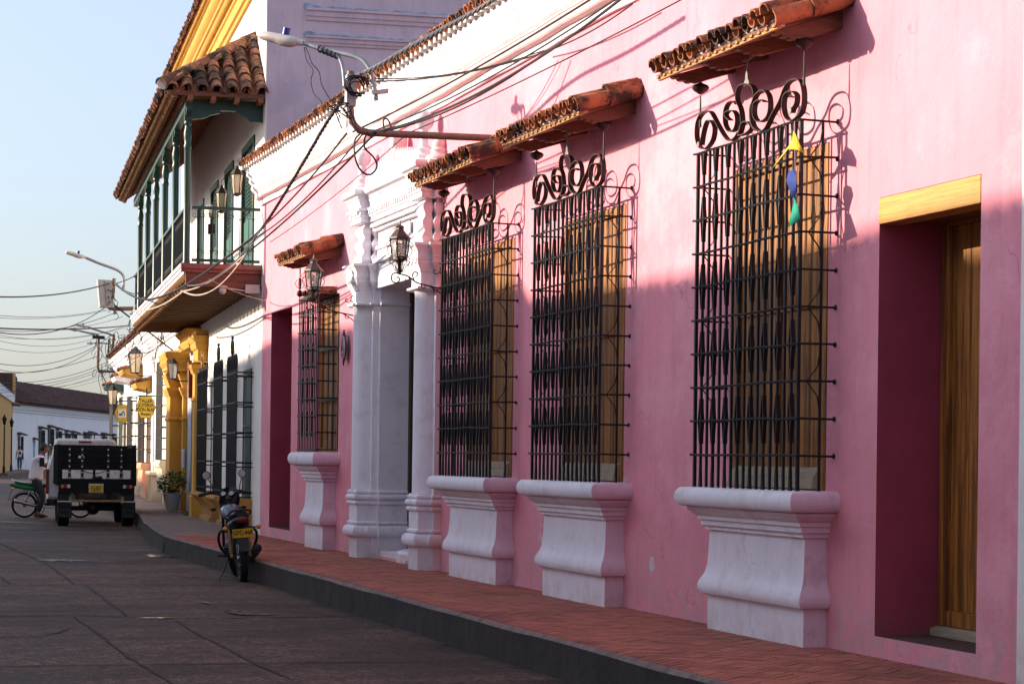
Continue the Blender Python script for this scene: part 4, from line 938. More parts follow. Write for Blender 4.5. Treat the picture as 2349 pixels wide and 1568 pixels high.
# ground floor window boxes with spiked grilles and curved yellow corbels
def street_window(y0,y1,z0,z1,depth,crest,cm,ped='ochre_plaster',n=22):
    b=empty('window',(0,0,0)); b.parent=H2
    g=MB(); g.box(.02,.12,y0+.22,y1-.15,z0-.08,z1); g.box(-.015,.06,y0+.2,y0+.28,z0-.08,z1+.02); g.box(-.015,.06,y1-.2,y1-.13,z0-.08,z1+.02); g.box(-.02,.06,y0+.2,y1-.13,z1-.09,z1+.02); g.box(-.01,.05,y0+.2,y1-.13,z0+1.18,z0+1.24); g.build('shutter','green_paint',b,bevel=.006)
    g=MB(); X=-depth
    for k in range(n+1):
        y=y0+(y1-y0)*k/n; g.tube([(X,y,z0),(X,y,z1)],.011,4,up=(1,1,0)); g.tube([(X,y,z1),(X,y,z1+.16),(X,y,z1+.26)],[.012,.015,.001],4)
    for i in range(5):
        z=z0+.10+(z1-z0-.16)*i/4.; g.band([(X-.012,y0-.03,z),(X-.012,y1+.03,z)],.022,.014,(0,0,1)); g.tube([(X,y0,z),(.01,y0,z)],.012,4); g.tube([(X,y1,z),(.01,y1,z)],.012,4); g.tube([(X,y0,z-.07),(.01,y0,z-.07)],.010,4)
    gr=g.build('grille','iron',b)
    g=MB()
    for k in range(0,n,2):
        y=y0+(y1-y0)*(k+1)/n; g.tube(spline([(X,y,z1),(X,y-.03,z1+.06),(X,y,z1+.12),(X,y+.03,z1+.06),(X,y,z1)],3),.008,4); g.tube(spline([(X,y,z1+.12),(X,y-.025,z1+.17),(X,y,z1+.22),(X,y+.025,z1+.17),(X,y,z1+.12)],3),.007,4)
    yc=(y0+y1)/2
    g.tube([(X,yc,z1),(X,yc,z1+crest)],.012,5); zc=z1+crest-.14; g.tube([(X,yc+.15*math.cos(2*PI*k/16),zc+.12*math.sin(2*PI*k/16)) for k in range(17)],.019,5); g.tube(spline([(X,yc-.02,z1+.3),(X,yc-.16,z1+.38),(X,yc,z1+.3),(X,yc+.16,z1+.38),(X,yc+.02,z1+.3)],3),.016,4); g.sphere((X,yc,z1+crest+.02),.03,6)
    g.build('crest',cm,b)
    g=MB(); zt=z0-.0; pr=[(0,.2),(-.20,.2),(-.20,.33),(-.15,.35),(-.15,.42),(-.17,.50),(-.22,.58),(-.30,.66),(-.36,zt-.08)]+[(-.36-.035*math.sin(rad(a))-.01,zt-.045-.035*math.cos(rad(a))) for a in (0,45,90,135)]+[(-.36,zt-.004),(0,zt-.004)]
    g.prism(pr,y0-.02,y1+.02,'y'); g.build('corbel',ped,b,smooth=40)
    return b
street_window(1.26,2.84,.80,2.93,.27,.52,'iron')
street_window(3.70,5.27,.80,2.93,.27,.52,'iron')
street_window(6.78,8.75,.80,2.93,.27,.52,'gold_wood')
# yellow portal of the house
yp=empty('portal',(0,0,0)); yp.parent=H2
def ypil(ya,yb,x0,zc,ztop):
    g=MB(); rs=[]
    pr=[(0,.2),(.03,.2),(.03,.62),(.045,.66),(.0,.74),(-.01,.78),(-.01,zc-.75),(.02,zc-.72),(.02,zc-.68),(-.01,zc-.65),(-.01,zc-.2),(.02,zc-.17),(.05,zc-.08),(.07,zc-.05),(.07,zc)]
    for o,z in pr: rs.append([(0,yb+o,z),(x0-o,yb+o,z),(x0-o,ya-o,z),(0,ya-o,z)])
    g.rings(rs); p=g.build('pilaster','yellow_plaster',yp,smooth=35); return p
ypil(9.65,10.2,-.26,3.32,3.9); 
g=MB(); rs=[[(0,10.75+o,z),(-.20-o,10.75+o,z),(-.20-o,9.6-o,z),(0,9.6-o,z)] for o,z in ((.10,3.36),(.0,3.40),(.0,3.62),(.03,3.64),(.06,3.72),(.05,3.76),(.09,3.80),(.11,3.90),(.05,3.93),(.05,3.99),(0,4.0))]; g.rings(rs); 
g.build('entablature','yellow_plaster',yp,smooth=35)
for ya,x0 in ((15.0,-.36),(14.6,-.10),(14.25,.16)):
    ypil(ya,16.2,x0,3.0,3.5)
    g=MB(); g.prism([(x0+.02,2.95),(x0-.10,3.30),(x0-.05,3.36),(x0+.04,3.33),(x0+.10,3.38),(x0+.24,3.38),(x0+.24,2.95)],ya+.0,16.1,'y'); g.build('scroll_console','yellow_plaster',yp,smooth=50)
g=MB(); rs=[[(0,16.3+o,z),(-.42-o,16.3+o,z),(-.42-o,14.2-o,z),(0,14.2-o,z)] for o,z in ((-.04,3.36),(.02,3.40),(.02,3.46),(.04,3.48),(.09,3.56),(.06,3.60),(.10,3.66),(.12,3.76),(0,3.80))]; g.rings(rs); g.build('entablature','yellow_plaster',yp,smooth=35)
g=MB(); rs=[[(0,13.9+o,z),(-.24-o,13.9+o,z),(-.24-o,11.2-o,z),(0,11.2-o,z)] for o,z in ((0,3.74),(.02,3.78),(.04,3.86),(.0,3.9),(0,4.0),(.06,4.06),(.1,4.12),(.05,4.16),(0,4.17))]; g.rings(rs); g.build('entablature','yellow_plaster',yp,smooth=35)
g=MB(); g.box(-.02,.3,13.2,14.1,.2,3.36); g.build('jamb','slate_plaster',yp)
g=MB(); g.box(-.01,.2,10.3,13.2,.3,3.5); g.build('door','dark_wood',yp)
g=MB(); g.box(-.22,-.16,12.6,13.3,1.2,1.62); g.build('meter_box','box_grey',yp,bevel=.03)
# notice boards leaning by the portal
g=MB(); g.box(-.10,-.06,12.8,13.5,2.75,3.5); g.box(-.12,-.055,12.76,12.82,2.72,3.53); g.build('board','brown_wood',yp)
# hanging lanterns on the upper wall
def hang_lantern(y,z,label):
    r=empty('hanging_lantern',tuple(L2W(-.34,y,z)),-A2,label,'hanging lantern','old lanterns on brackets under the balcony roof')
    g=MB(); g.lathe([(.10,.0),(.115,.012),(.06,.09),(.03,.11),(.035,.13),(.012,.15)],(0,0,.12),6); g.lathe([(.075,-.17),(.075,-.19),(.03,-.22)],(0,0,0),6); g.build('lantern_cap','rusty_iron',r)
    g=MB(); g.lathe([(.095,.12),(.068,-.17)],(0,0,0),6,cap=False); g.build('glass','milk_glass',r)
    g=MB()
    for k in range(6): a=rad(60*k); g.tube([(.098*math.cos(a),.098*math.sin(a),.125),(.070*math.cos(a),.070*math.sin(a),-.18)],.007,4); g.tube(spline([(.1*math.cos(a),.1*math.sin(a),.12),(.135*math.cos(a),.135*math.sin(a),.02),(.09*math.cos(a),.09*math.sin(a),-.14),(.10*math.cos(a),.10*math.sin(a),-.20)],3),.004,4)
    g.tube(spline([(0,0,.27),(.0,0,.34),(.05,0,.40),(.14,0,.42),(.25,0,.415),(.335,0,.43)],4),.006,5); g.tube([(.335,0,.50),(.335,0,.34)],.006,4); g.build('bracket','rusty_iron',r)
    return r
hang_lantern(.95,5.92,'brass lantern under the balcony roof nearest the pink house'); hang_lantern(3.55,5.92,'middle brass lantern under the balcony roof')
r=empty('floodlight',tuple(L2W(-.3,6.1,5.95)),-A2,'round rusty dish light on a bracket beside the third balcony door','light'); g=MB(); g.lathe([(.001,-.03),(.10,-.02),(.15,.03),(.14,.03),(.09,-.01),(.001,-.02)],(0,0,.05),16,axis='x'); g.build('dish','rusty_iron',r,smooth=50); g=MB(); g.tube(spline([(0,0,.15),(.05,0,.25),(.15,0,.27),(.30,0,.27)],4),.006,5); g.box(-.04,.08,-.07,.07,-.36,-.18); g.build('bracket','rusty_iron',r)
r=empty('security_camera',tuple(L2W(-.62,.22,4.12)),-A2,'small white dome camera under the end of the balcony','camera'); g=MB(); g.sphere((0,0,0),.06,10); g.lathe([(.075,.04),(.075,.07),(.02,.08)],(0,0,0),12); g.build('dome','lamp_grey',r,smooth=60); g=MB(); g.box(.36,.58,-.05,.05,-.03,.10); g.tube([(.05,0,.04),(.2,0,.02),(.37,0,.0)],.012,5); g.build('junction_box','lamp_grey',r)
# ================================================================== THE LOWER ROW BEYOND
R3=empty('terrace_row',tuple(L2W(0,LEN+.0,0)),-A2,'row of low white houses beyond the balcony house, tiled eaves and tall barred windows','house')
LR=29
g=MB(); g.box(0,6,.03,LR,.1,4.85); g.build('wall','white_wall',R3)
g=MB(); pr=[(0,4.35),(.05,4.36),(.06,4.42),(.10,4.44),(.12,4.5),(.15,4.52),(.18,4.6),(.22,4.62),(.26,4.72),(.30,4.74),(.32,4.86),(0,4.9)]
rs=[[(-o,y,z) for o,z in pr] for y in (.05,12,24,LR)]; g.rings(rs); g.build('cornice','white_plaster',R3,smooth=20)
g=MB(); y=.1
while y<LR:
    p=Vector((-.44,y,4.93+random.uniform(-.02,.02))); sl=Vector((.93,0,.37)); up=Vector((-.37,0,.93)); half_tile(g,p,p+sl*.5,(0,1,0),up,.085,.07,n=5); y+=.2
g.prism([(-.4,4.9),(3,6.2),(6,4.9)],.05,LR,'y'); g.build('roof_tiles','clay_tile_old',R3,smooth=50)
def barred(y0,y1,z0,z1,depth,m='iron',n=5,ped=None,lvl=6):
    b=empty('window',(0,0,0)); b.parent=R3
    g=MB(); g.box(-.012,.03,y0+.12,y1-.12,z0,z1-.1); g.build('shutter','dark_wood',b)
    g=MB()
    for k in range(n+1): y=y0+(y1-y0)*k/n; g.tube([(-depth,y,z0),(-depth,y,z1)],.014,4)
    for i in range(lvl): z=z0+(z1-z0)*i/(lvl-1); g.box(-depth-.012,-depth+.012,y0,y1,z-.012,z+.012); g.box(-depth,.0,y0-.01,y0+.014,z-.012,z+.012); g.box(-depth,.0,y1-.01,y1+.014,z-.012,z+.012)
    for xx in (-depth*.5,): g.tube([(xx,y0,z0),(xx,y0,z1)],.013,4)
    g.build('grille',m,b)
    if ped:
        g=MB(); g.prism([(0,.2),(-.12,.2),(-.14,.5),(-.24,.8),(-depth,z0-.2),(-depth-.05,z0-.16),(-depth-.06,z0-.08),(-depth-.03,z0-.004),(0,z0-.004)],y0-.04,y1+.04,'y'); g.build('corbel',ped,b,smooth=40)
barred(1.4,3.4,1.36,3.75,.30,'iron',22,'cream_plaster',10)
barred(10.0,12.0,1.25,3.1,.22,'iron',4,'salmon_plaster',6)
barred(14.5,16.4,1.25,3.2,.32,'iron',6,'cream_plaster',6)
barred(19,21,1.2,3.3,.34,'green_paint',6,'cream_plaster',6)
barred(25,27,1.2,3.3,.36,'iron',6,'white_plaster',6)
def small_canopy(y0,y1,z,o,mt):
    g=MB(); g.prism([(0,z+.16),(-o,z+.04),(-o,z-.0),(-o+.05,z-.10),(-.02,z-.18),(0,z-.18)],y0,y1,'y'); c=g.build('canopy',mt,R3,bevel=.01)
    g=MB(); y=y0
    while y<y1+.01: p=Vector((-o-.04,y,z+.05)); half_tile(g,p,p+Vector((o+.04,0,.13)),(0,1,0),(-.2,0,.98),.08,.07,n=5); y+=.17
    g.build('canopy_tiles','clay_tile',c,smooth=50)
small_canopy(9.9,12.1,3.42,.45,'yellow_plaster'); small_canopy(14.2,16.6,3.95,.6,'yellow_plaster'); small_canopy(18.8,21.2,3.9,.6,'white_plaster'); small_canopy(24.8,27.2,3.8,.6,'green_paint')
for y,w,m in ((7.0,.5,'slate_plaster'),(8.6,.25,'white_plaster'),(12.9,.35,'brown_wood'),(23,.8,'dark_wood')):
    g=MB(); g.box(-.05,.02,y,y+w,.25,3.0); g.build('door',m,R3)
g=MB(); g.box(-.30,.0,5.3,5.45,.2,.95); g.box(-.26,0,6.6,6.75,.2,.95); g.box(-.34,.0,5.2,6.85,.95,1.05); g.build('bench','cream_plaster',R3,bevel=.03)
# hexagonal hanging signs
def hexsign(c,w,h,label,name='hanging_sign'):
    r=empty(name,tuple(c),-A2,label,'sign','yellow hexagonal trade signs'); g=MB()
    P=[(-w/2,0),(-w*.27,h/2),(w*.27,h/2),(w/2,0),(w*.27,-h/2),(-w*.27,-h/2)]
    g.prism([(a*1.05,b*1.05) for a,b in P],-.008,.012,'y'); pl=g.build('rim','ink',r); g=MB(); g.prism(P,-.014,-.007,'y'); bd=g.build('sign_board','sign_yellow',r); return r,bd
wx=L2W(-.38,23.2,2.72)
s1,b1=hexsign(wx,.50,.55,'yellow hexagonal sign with TALLER JOYERIA lettering on a bracket')
def txm(x,y,z): return Matrix(((1,0,0,x),(0,0,-1,y),(0,1,0,z),(0,0,0,1)))
for i,(t,sz) in enumerate((('TALLER',.125),('JOYERIA',.135),('DON BLAS',.12),('Mompox',.085))): text('lettering',t,sz,txm(.0,-.017,.165-.115*i),'ink',b1,sx=.78,bold=.003)
g=MB(); g.box(-.2,.45,-.01,.015,.28,.31); g.box(.0,.03,-.01,.01,.26,.5); g.build('bracket','iron',s1)
w2=L2W(-.45,33.8,2.73)
s2,b2=hexsign(w2,.46,.52,'smaller yellow hexagonal sign with a white square pictogram')
g=MB(); g.box(-.12,.12,-.02,-.0145,-.13,.13); sq=g.build('pictogram_panel','white_paint',b2)
g=MB(); g.box(-.09,-.02,-.026,-.021,-.06,-.01); g.box(-.01,.01,-.026,-.021,-.06,.04); g.box(.06,.08,-.026,-.021,-.06,.04); g.prism([(-.01,.03),(.035,.08),(.08,.03),(.06,.02),(.035,.05),(.01,.02)],-.026,-.021,'y'); g.build('pictogram','ink',sq)
g=MB(); g.box(-.1,.55,-.01,.02,.37,.41); g.build('bracket','iron',s2)
def box_lantern(c,label,s=1.0,glow='milk_glass'):
    r=empty('street_lantern',tuple(c),-A2,label,'lantern','box lanterns fixed to the white house fronts'); g=MB()
    g.lathe([(.21*s,.0),(.05*s,.17*s),(.03*s,.2*s),(.001,.21*s)],(0,0,.26*s),4); g.lathe([(.12*s,-.26*s),(.11*s,-.29*s)],(0,0,0),4)
    for k in range(4): a=rad(90*k); g.tube([(.2*s*math.cos(a),.2*s*math.sin(a),.26*s),(.12*s*math.cos(a),.12*s*math.sin(a),-.27*s)],.012*s,4)
    g.tube([(0,0,-.27*s),(.12,0,-.36*s),(.45,0,-.34*s)],.014,5); g.build('frame','iron',r); g=MB(); g.lathe([(.185*s,.25*s),(.115*s,-.26*s)],(0,0,0),4,cap=False); o=g.build('glass',glow,r); return r
box_lantern(L2W(-.45,27.0,4.02),'large white box lantern above the hexagonal TALLER sign')
box_lantern(L2W(-.42,13.4,3.32),'black lantern with a pointed cap on the yellow pilasters',.62,'pane_glass')
box_lantern(L2W(-.6,36.9,3.30),'small pale lantern far down the row',.85)
# plant pot
pp=empty('flower_pot',tuple(L2W(-.38,13.6,.262)),0,'pale blue white plastic pot with a bushy plant on the pavement','plant pot')
g=MB(); g.lathe([(.13,.05),(.20,.36),(.215,.37),(.215,.40),(.19,.40),(.18,.36)],(0,0,0),18); 
for k in range(3): a=2*PI*k/3; g.box(.09*math.cos(a)-.03,.09*math.cos(a)+.03,.09*math.sin(a)-.03,.09*math.sin(a)+.03,.0,.055)
g.build('pot','pot_white',pp,smooth=40); g=MB(); g.lathe([(.001,.36),(.19,.365)],(0,0,0),12,cap=False); g.build('soil','soil',pp)
g=MB()
for k in range(14):
    a=random.uniform(0,2*PI); e=random.uniform(.15,.34); g.tube([(0,0,.36),(.4*e*math.cos(a),.4*e*math.sin(a),.36+e*.6),(e*math.cos(a),e*math.sin(a),.4+e*.6+random.uniform(0,.12))],[.008,.005,.003],4)
g.build('stems','bark',pp); g=MB()
def leafs(g,c,R,n,s,flat=.75):
    for k in range(n):
        d=Vector((random.gauss(0,1),random.gauss(0,1),random.gauss(0,1))).normalized()*R*random.uniform(.35,1)**.6; d.z*=flat; p=Vector(c)+d; a=Vector((random.gauss(0,1),random.gauss(0,1),random.gauss(0,.6))).normalized(); b=a.cross(Vector((random.gauss(0,1),random.gauss(0,1),1))).normalized(); l=s*random.uniform(.6,1.3)
        g.poly([p-a*l,p+b*l*.35,p+a*l,p-b*l*.35])
leafs(g,(0,0,.62),.34,420,.045); leafs(g,(.1,-.05,.75),.2,120,.045); leafs(g,(-.15,.05,.52),.2,120,.04); g.build('foliage','leaf',pp)
# weeds
g=MB(); leafs(g,(0,0,.05),.09,60,.03); tag(g.build('weed','leaf',loc=tuple(L2W(-.32,10.6,.262))),'little tuft of weeds at the foot of the yellow pilaster','weed')
# ================================================================== FAR END OF THE STREET
FA=math.atan2(26.39-13.57,40)
FH=empty('long_white_house',(13.57,165,0),-FA,'long far white house with a dark tiled roof and many small window canopies','house')
g=MB(); g.box(0,8,-6,64,0,4.95); g.build('wall','far_white',FH)
g=MB(); g.prism([(-.5,4.95),(-.5,5.08),(3.6,7.1),(8.5,5.0),(8.4,4.9)],-1,64,'y'); random.seed(5); y=-1
while y<64:
    sl=Vector((4.1,0,2.02)).normalized(); up=Vector((-sl.z,0,sl.x))
    for k in range(9): p=Vector((-.55,y,5.06))+sl*(k*.5)+up*random.uniform(.0,.035); half_tile(g,p,p+sl*.52,(0,1,0),up,.13,.11,n=4)
    y+=.30
g.build('roof','far_tile',FH)
g=MB(); rs=[[(-o,y,z) for o,z in ((0,4.4),(.1,4.42),(.12,4.55),(.2,4.6),(.3,4.8),(.42,4.92),(0,4.95))] for y in (-6,64)]; g.rings(rs); g.build('cornice','far_white',FH)
def FHy(x):
    d=ray(x,1000); n=(math.cos(FA),-math.sin(FA)); t=(13.57*n[0]+165*n[1])/(d.x*n[0]+d.y*n[1]); px,py=d.x*t-13.57,d.y*t-165; return px*math.sin(FA)+py*math.cos(FA)
for xa,xb,h,k in ((40,47,3.05,'w'),(76,80,2.7,'d'),(87,97,3.6,'w'),(108,118,3.75,'w'),(127,136,3.6,'w'),(148,156,3.45,'w'),(163,171,3.4,'w'),(190,200,3.35,'w'),(202,211,3.45,'d'),(215,221,3.0,'d'),(231,241,3.4,'w'),(256,263,3.35,'w'),(268,272,3.3,'d')):
    y,y2=FHy(xa),FHy(xb); wd=y2-y; y+=wd*.15; wd*=.7
    g=MB(); n_=4
    if k=='w':
        g.box(-.02,.0,y,y+wd,.9,h-.5)
        for j in range(n_+1): g.tube([(-.25,y+wd*j/n_,.9),(-.25,y+wd*j/n_,h-.45)],.03,4)
        for j in range(6): g.box(-.27,-.24,y,y+wd,1.0+j*(h-1.6)/5,1.04+j*(h-1.6)/5)
    else: g.box(-.05,0,y,y+wd,.15,h-.4)
    o=g.build('window' if k=='w' else 'door','iron' if k=='w' else 'slate_plaster',FH)
    if (xa,k)!=(215,'d'): g=MB(); g.prism([(-.55,h-.30),(0,h-.12),(0,h-.22),(-.5,h-.38)],y-.25,y+wd+.25,'y'); g.build('canopy','far_tile',o)
    if k=='w': g=MB(); g.prism([(0,.1),(-.2,.1),(-.2,.5),(-.35,.85),(0,.9)],y-.1,y+wd+.1,'y'); g.build('corbel','far_white',o)
g=MB()
for k in range(9): y=-5.6+k*.42; p=Vector((-.9,y,4.75)); half_tile(g,p,p+Vector((1.5,0,.75)),(0,1,0),(-.4,0,.9),.2,.18,n=5)
o=g.build('eave_tiles','clay_tile_old',FH,smooth=50)
for o in kids(FH)+[c for k in kids(FH) for c in kids(k)]:
    me=o.data
    for vv in me.vertices: vv.co.x=-vv.co.x
    me.flip_normals()
YH=empty('ochre_house',(13.3,163,0),-math.atan2(2.6,23),'plain ochre yellow house at the far left edge','house')
g=MB(); g.box(-7,0,-40,0,0,5.0); g.build('wall','far_yellow',YH); g=MB(); g.box(-7,.12,-40,.1,5.0,5.62); g.build('cornice','far_white',YH); g=MB(); g.prism([(.15,5.62),(.15,5.7),(-4,7.2),(-7,5.62)],-40,.1,'y'); g.build('roof','far_tile',YH)
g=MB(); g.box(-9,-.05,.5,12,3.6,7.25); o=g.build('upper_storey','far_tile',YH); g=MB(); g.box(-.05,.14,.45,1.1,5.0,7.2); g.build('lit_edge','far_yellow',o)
for k,(y,lab) in enumerate(((-24,'black post lamp standing against the ochre house, further left'),(-10,'thin black post lamp at the ochre house corner'))):
    p=YH.matrix_world; a=math.atan2(2.6,23); X=13.3+.25*math.cos(a)+y*math.sin(a); Y=163-.25*math.sin(a)+y*math.cos(a)
    r=empty('post_lamp',(X,Y,.12),0,lab,'post lamp','post lamps by the ochre house'); g=MB(); g.lathe([(.10,0),(.08,.4),(.05,.5),(.045,2.9),(.06,2.95)],(0,0,0),8); g.build('post','iron',r); g=MB(); g.lathe([(.07,3.0),(.13,3.35),(.16,3.4),(.04,3.6),(.001,3.75)],(0,0,0),6); g.build('lantern','iron',r); 
def palm(c,label):
    r=empty('palm_tree',c,0,label,'tree'); g=MB(); g.tube([(0,0,0),(.1,0,3),(.0,0,6.5)],[.18,.15,.12],8); g.build('trunk','bark',r); g=MB(); random.seed(11)
    for k in range(30):
        a=random.uniform(0,2*PI); L=random.uniform(1.1,1.9); e=random.uniform(.1,1.2); pts=[(L*t*math.cos(a),L*t*math.sin(a),6.5+L*(e*t-.9*t*t)) for t in (0,.25,.5,.75,1)]
        for p,q in zip(pts,pts[1:]):
            for s in range(4): pp_=Vector(p).lerp(Vector(q),s/4); dd=Vector((-math.sin(a),math.cos(a),-.4)); g.poly([pp_,pp_+dd*.35+Vector((0,0,-.05)),pp_+dd*.3+Vector((.04,.04,.02))]); g.poly([pp_,pp_-Vector((dd.x,dd.y,.4))*.35,pp_-Vector((dd.x,dd.y,.36))*.3+Vector((.04,.04,.02))])
    g.build('crown','leaf',r)
palm((33.0,250,1.7),'small palm crown showing above the far dark roof')
# ================================================================== STREET LAMPS AND CABLES
def plane_at(x,y,p,n): d=ray(x,y); n=Vector(n); O=Vector((0,0,HC)); t=(Vector(p)-O).dot(n)/d.dot(n); return O+d*t
def street_lamp(tip,tail,arm,pole,label,box=None,r=.026,extra=None):
    rr=empty('street_lamp',tuple(pole[-1]),0,label,'street lamp','wall mounted street lamps'); o=Vector(rr.location)
    tip,tail=Vector(tip)-o,Vector(tail)-o; d=(tip-tail); L=d.length; dn=d.normalized(); up=Vector((0,0,1)); up=(up-dn*up.dot(dn)).normalized(); sd=dn.cross(up)
    g=MB(); rs=[]
    for t,w,h,hb in ((0,.036,.036,.036),(.13,.04,.04,.04),(.135,.055,.045,.05),(.18,.08,.052,.058),(.30,.095,.056,.080),(.5,.10,.058,.078),(.62,.10,.058,.060),(.66,.102,.060,.062),(.88,.095,.055,.052),(.96,.07,.042,.04),(1,.03,.02,.02)):
        c=tail+d*t; w*=L/.62; h*=L/.62; hb*=L/.62
        rs.append([c+sd*(w*math.cos(2*PI*k/14))+up*((h if math.sin(2*PI*k/14)>0 else hb)*math.sin(2*PI*k/14)) for k in range(14)])
    g.rings(rs); h_=g.build('luminaire','lamp_grey',rr,smooth=60)
    g=MB(); c=tail+d*.42+up*.09*L/.62; g.tube([c-up*.03,c+up*.045*L/.62],.045*L/.62,12); g.build('photocell','blue_plastic',h_,smooth=40)
    g=MB(); g.tube([Vector(p)-o for p in arm],r,8)
    if extra: g.tube([Vector(p)-o for p in extra],r*.9,8)
    g.build('arm','galvanised',rr,smooth=60)
    g=MB(); g.tube([Vector(p)-o for p in pole],r*1.55,8); g.build('pole','steel_pipe',rr,smooth=60)
    return rr
YP=21.5
def A(x,y): return at(x,y,Y=YP)
k_=4096/2349
def zs1(x,y): return ((1000+x/1.742)/k_,(y/1.742)/k_)
pc=A(*zs1(712,905)); pt=A(*zs1(685,495)); pole_x=(pt.x+pc.x)/2
pole=[Vector((pole_x,YP,pt.z)),Vector((pole_x,YP,pc.z+.22)),Vector((pole_x+.02,YP,pc.z+.08)),Vector((pole_x+.10,YP,pc.z)),Vector((pole_x+.2,YP,pc.z-.02)),Vector((D+.02,YP,pc.z-.0))]
PN=(.68,.73,0)
def Q(x,y): return plane_at(*zs1(x,y),pole[0],PN)
tip,tail=Q(62,245),Q(375,300)
arm=spline([tail,Q(480,335),Q(620,368),Q(720,392),Q(790,425),Q(835,485),Q(855,560),Q(882,700)],4)
ex=spline([Q(480,340),Q(570,372),Q(620,400),Q(648,470),Q(658,560),Q(660,600)],4)
sl1=street_lamp(tip,tail,arm,pole,'near grey cobra head street lamp on a rusty pipe fixed to the pink wall',r=.024,extra=ex)
g=MB(); o=sl1.location
g.obox(Vector((pole_x,YP,pt.z-.2))-o,(.05,0,0),(0,.05,0),(0,0,.16)); g.build('clamp','galvanised',sl1,bevel=.006); g=MB(); g.obox(Q(905,640)-o,(.09,.02,.015),(0,.02,0),(0,0,.022)); g.build('clamp','galvanised',sl1,bevel=.006)
g=MB()
for k in range(5):
    p=Q(490+k*28,342+k*11)-o; g.tube([p+Vector((.0,.02*math.cos(a),.034*math.sin(a))) + Vector((.03*math.cos(a),0,0)) for a in [2*PI*j/8 for j in range(9)]],.009,4)
g.build('tape_wrap','cable',sl1)
# other lamps down the street
def zt3(x,y): return ((230+x/3.136)/k_,(960+y/3.136)/k_)
def far_lamp(pts_head,pts_arm,pts_pole,Y,label,r):
    f=lambda p: at(*zt3(*p),Y=Y)
    return street_lamp(f(pts_head[0]),f(pts_head[1]),spline([f(p) for p in pts_arm],3),[f(p) for p in pts_pole],label,r=r)
l2=far_lamp([(100,150),(360,220)],[(360,222),(520,290),(700,355),(780,395),(825,450),(832,540),(822,640)],[(705,480),(690,700),(655,860),(700,862),(950,858)],51.0,'second street lamp, with a grey junction box, beyond the balcony',.032)
g=MB(); c=at(*zt3(600,675),Y=51)-l2.location; g.obox(c,(.17,.04,.0),(0,.14,0),(-.03,0,.32)); g.obox(c+Vector((0,-.15,0)),(.012,0,0),(0,.01,0),(-.03,0,.30)); bx=g.build('junction_box','box_grey',l2,bevel=.02)
far_lamp([(218,1058),(385,1090)],[(385,1090),(560,1150),(650,1175),(700,1210),(720,1260)],[(705,1180),(690,1330),(695,1480),(740,1520),(830,1525)],78,'third street lamp in a tangle of wires',.035)
far_lamp([(130,1110),(270,1135)],[(270,1135),(400,1165),(490,1180),(520,1215),(520,1260)],[(515,1215),(510,1400),(505,1600),(520,1640),(800,1650)],92,'fourth street lamp with a crossbar on its pole',.04)
far_lamp([(355,1290),(465,1292)],[(465,1292),(560,1290),(640,1300)],[(640,1240),(640,1400),(760,1400)],118,'fifth, very small street lamp',.04)
g=MB(); a=at(*zt3(438,1213),Y=91.5); b=at(*zt3(590,1222),Y=91.5); g.obox((a+b)/2,(b-a)/2,(0,.05,0),(0,0,.07)); tag(g.build('crossbar','iron'),'dark wooden crossbar on the pole of the fourth lamp','crossbar')
# cables ------------------------------------------------------------------
def zr2(x,y): return ((x/2.614)/k_,(1300+y/2.614)/k_)
def zr5(x,y): return ((400+x/2.24)/k_,(700+y/2.24)/k_)
def cable(pts,r,m,label,group,name='cable',k=6,twist=0):
    g=MB(); ps=spline(pts,k)
    if twist:
        n=int(twist)
        # re-sample evenly, then lay strands round the axis
        L=[0]
        for a,b in zip(ps,ps[1:]): L.append(L[-1]+(b-a).length)
        N_=max(40,int(L[-1]/.05)); ev=[]
        j=0
        for i in range(N_+1):
            s=L[-1]*i/N_
            while j<len(ps)-2 and L[j+1]<s: j+=1
            f=(s-L[j])/max(1e-6,L[j+1]-L[j]); ev.append(ps[j].lerp(ps[j+1],f))
        for q in range(n):
            st=[]
            for i,p in enumerate(ev):
                t=(ev[min(i+1,N_)]-ev[max(i-1,0)]).normalized(); u=t.cross(Vector((0,0,1))).normalized(); v=u.cross(t); a=2*PI*q/n+i*.05/.40*2*PI
                st.append(p+(u*math.cos(a)+v*math.sin(a))*r*.52)
            g.tube(st,r*.6,6)
    else: g.tube(ps,r,5)
    return tag(g.build(name,m),label,'cable',group)
CG='overhead cables along the street'
V_=lambda x,y,X: at(x,y,X=X)
cable([V_(1220,-60,5.5),V_(1100,20,5.45),V_(1000,75,5.4),V_(920,120,5.3),V_(860,155,5.2),V_(800,182,5.13)],.021,'cable_grey','thick twisted grey cable running up along the pink house eave','thick twisted cables','cable',twist=3)
cable([V_(790,225,5.1),V_(752,278,5.12),V_(706,356,5.15),V_(660,433,5.18),V_(602,522,5.22),V_(560,560,5.25),V_(500,604,5.3),V_(448,640,5.35),V_(400,668,5.4),V_(340,687,5.5),V_(300,676,5.6),at(262,650,Y=50.9)],.019,'cable','thick twisted black cable sagging from the near lamp to the balcony end','thick twisted cables','cable',twist=3)
def straight(a,b,sag,r,m,label,grp=CG,n=7,wob=0):
    a,b=Vector(a),Vector(b); ps=[]
    for i in range(n+1):
        t=i/n; p=a.lerp(b,t); p.z-=sag*4*t*(1-t); p+=Vector((random.uniform(-wob,wob),0,random.uniform(-wob,wob))); ps.append(p)
    return cable(ps,r,m,label,grp)
PB=pole[3]
straight(V_(1400,-30,5.5),V_(810,302,5.2),.05,.010,'cable','upper of the thin black wires rising to the top edge')
straight(V_(1440,-20,5.55),V_(830,310,5.22),.10,.008,'cable','second thin black wire rising to the top edge')
straight(V_(1460,-30,5.45),V_(862,303,5.3),.16,.012,'cable','thick plain black wire rising to the top edge')
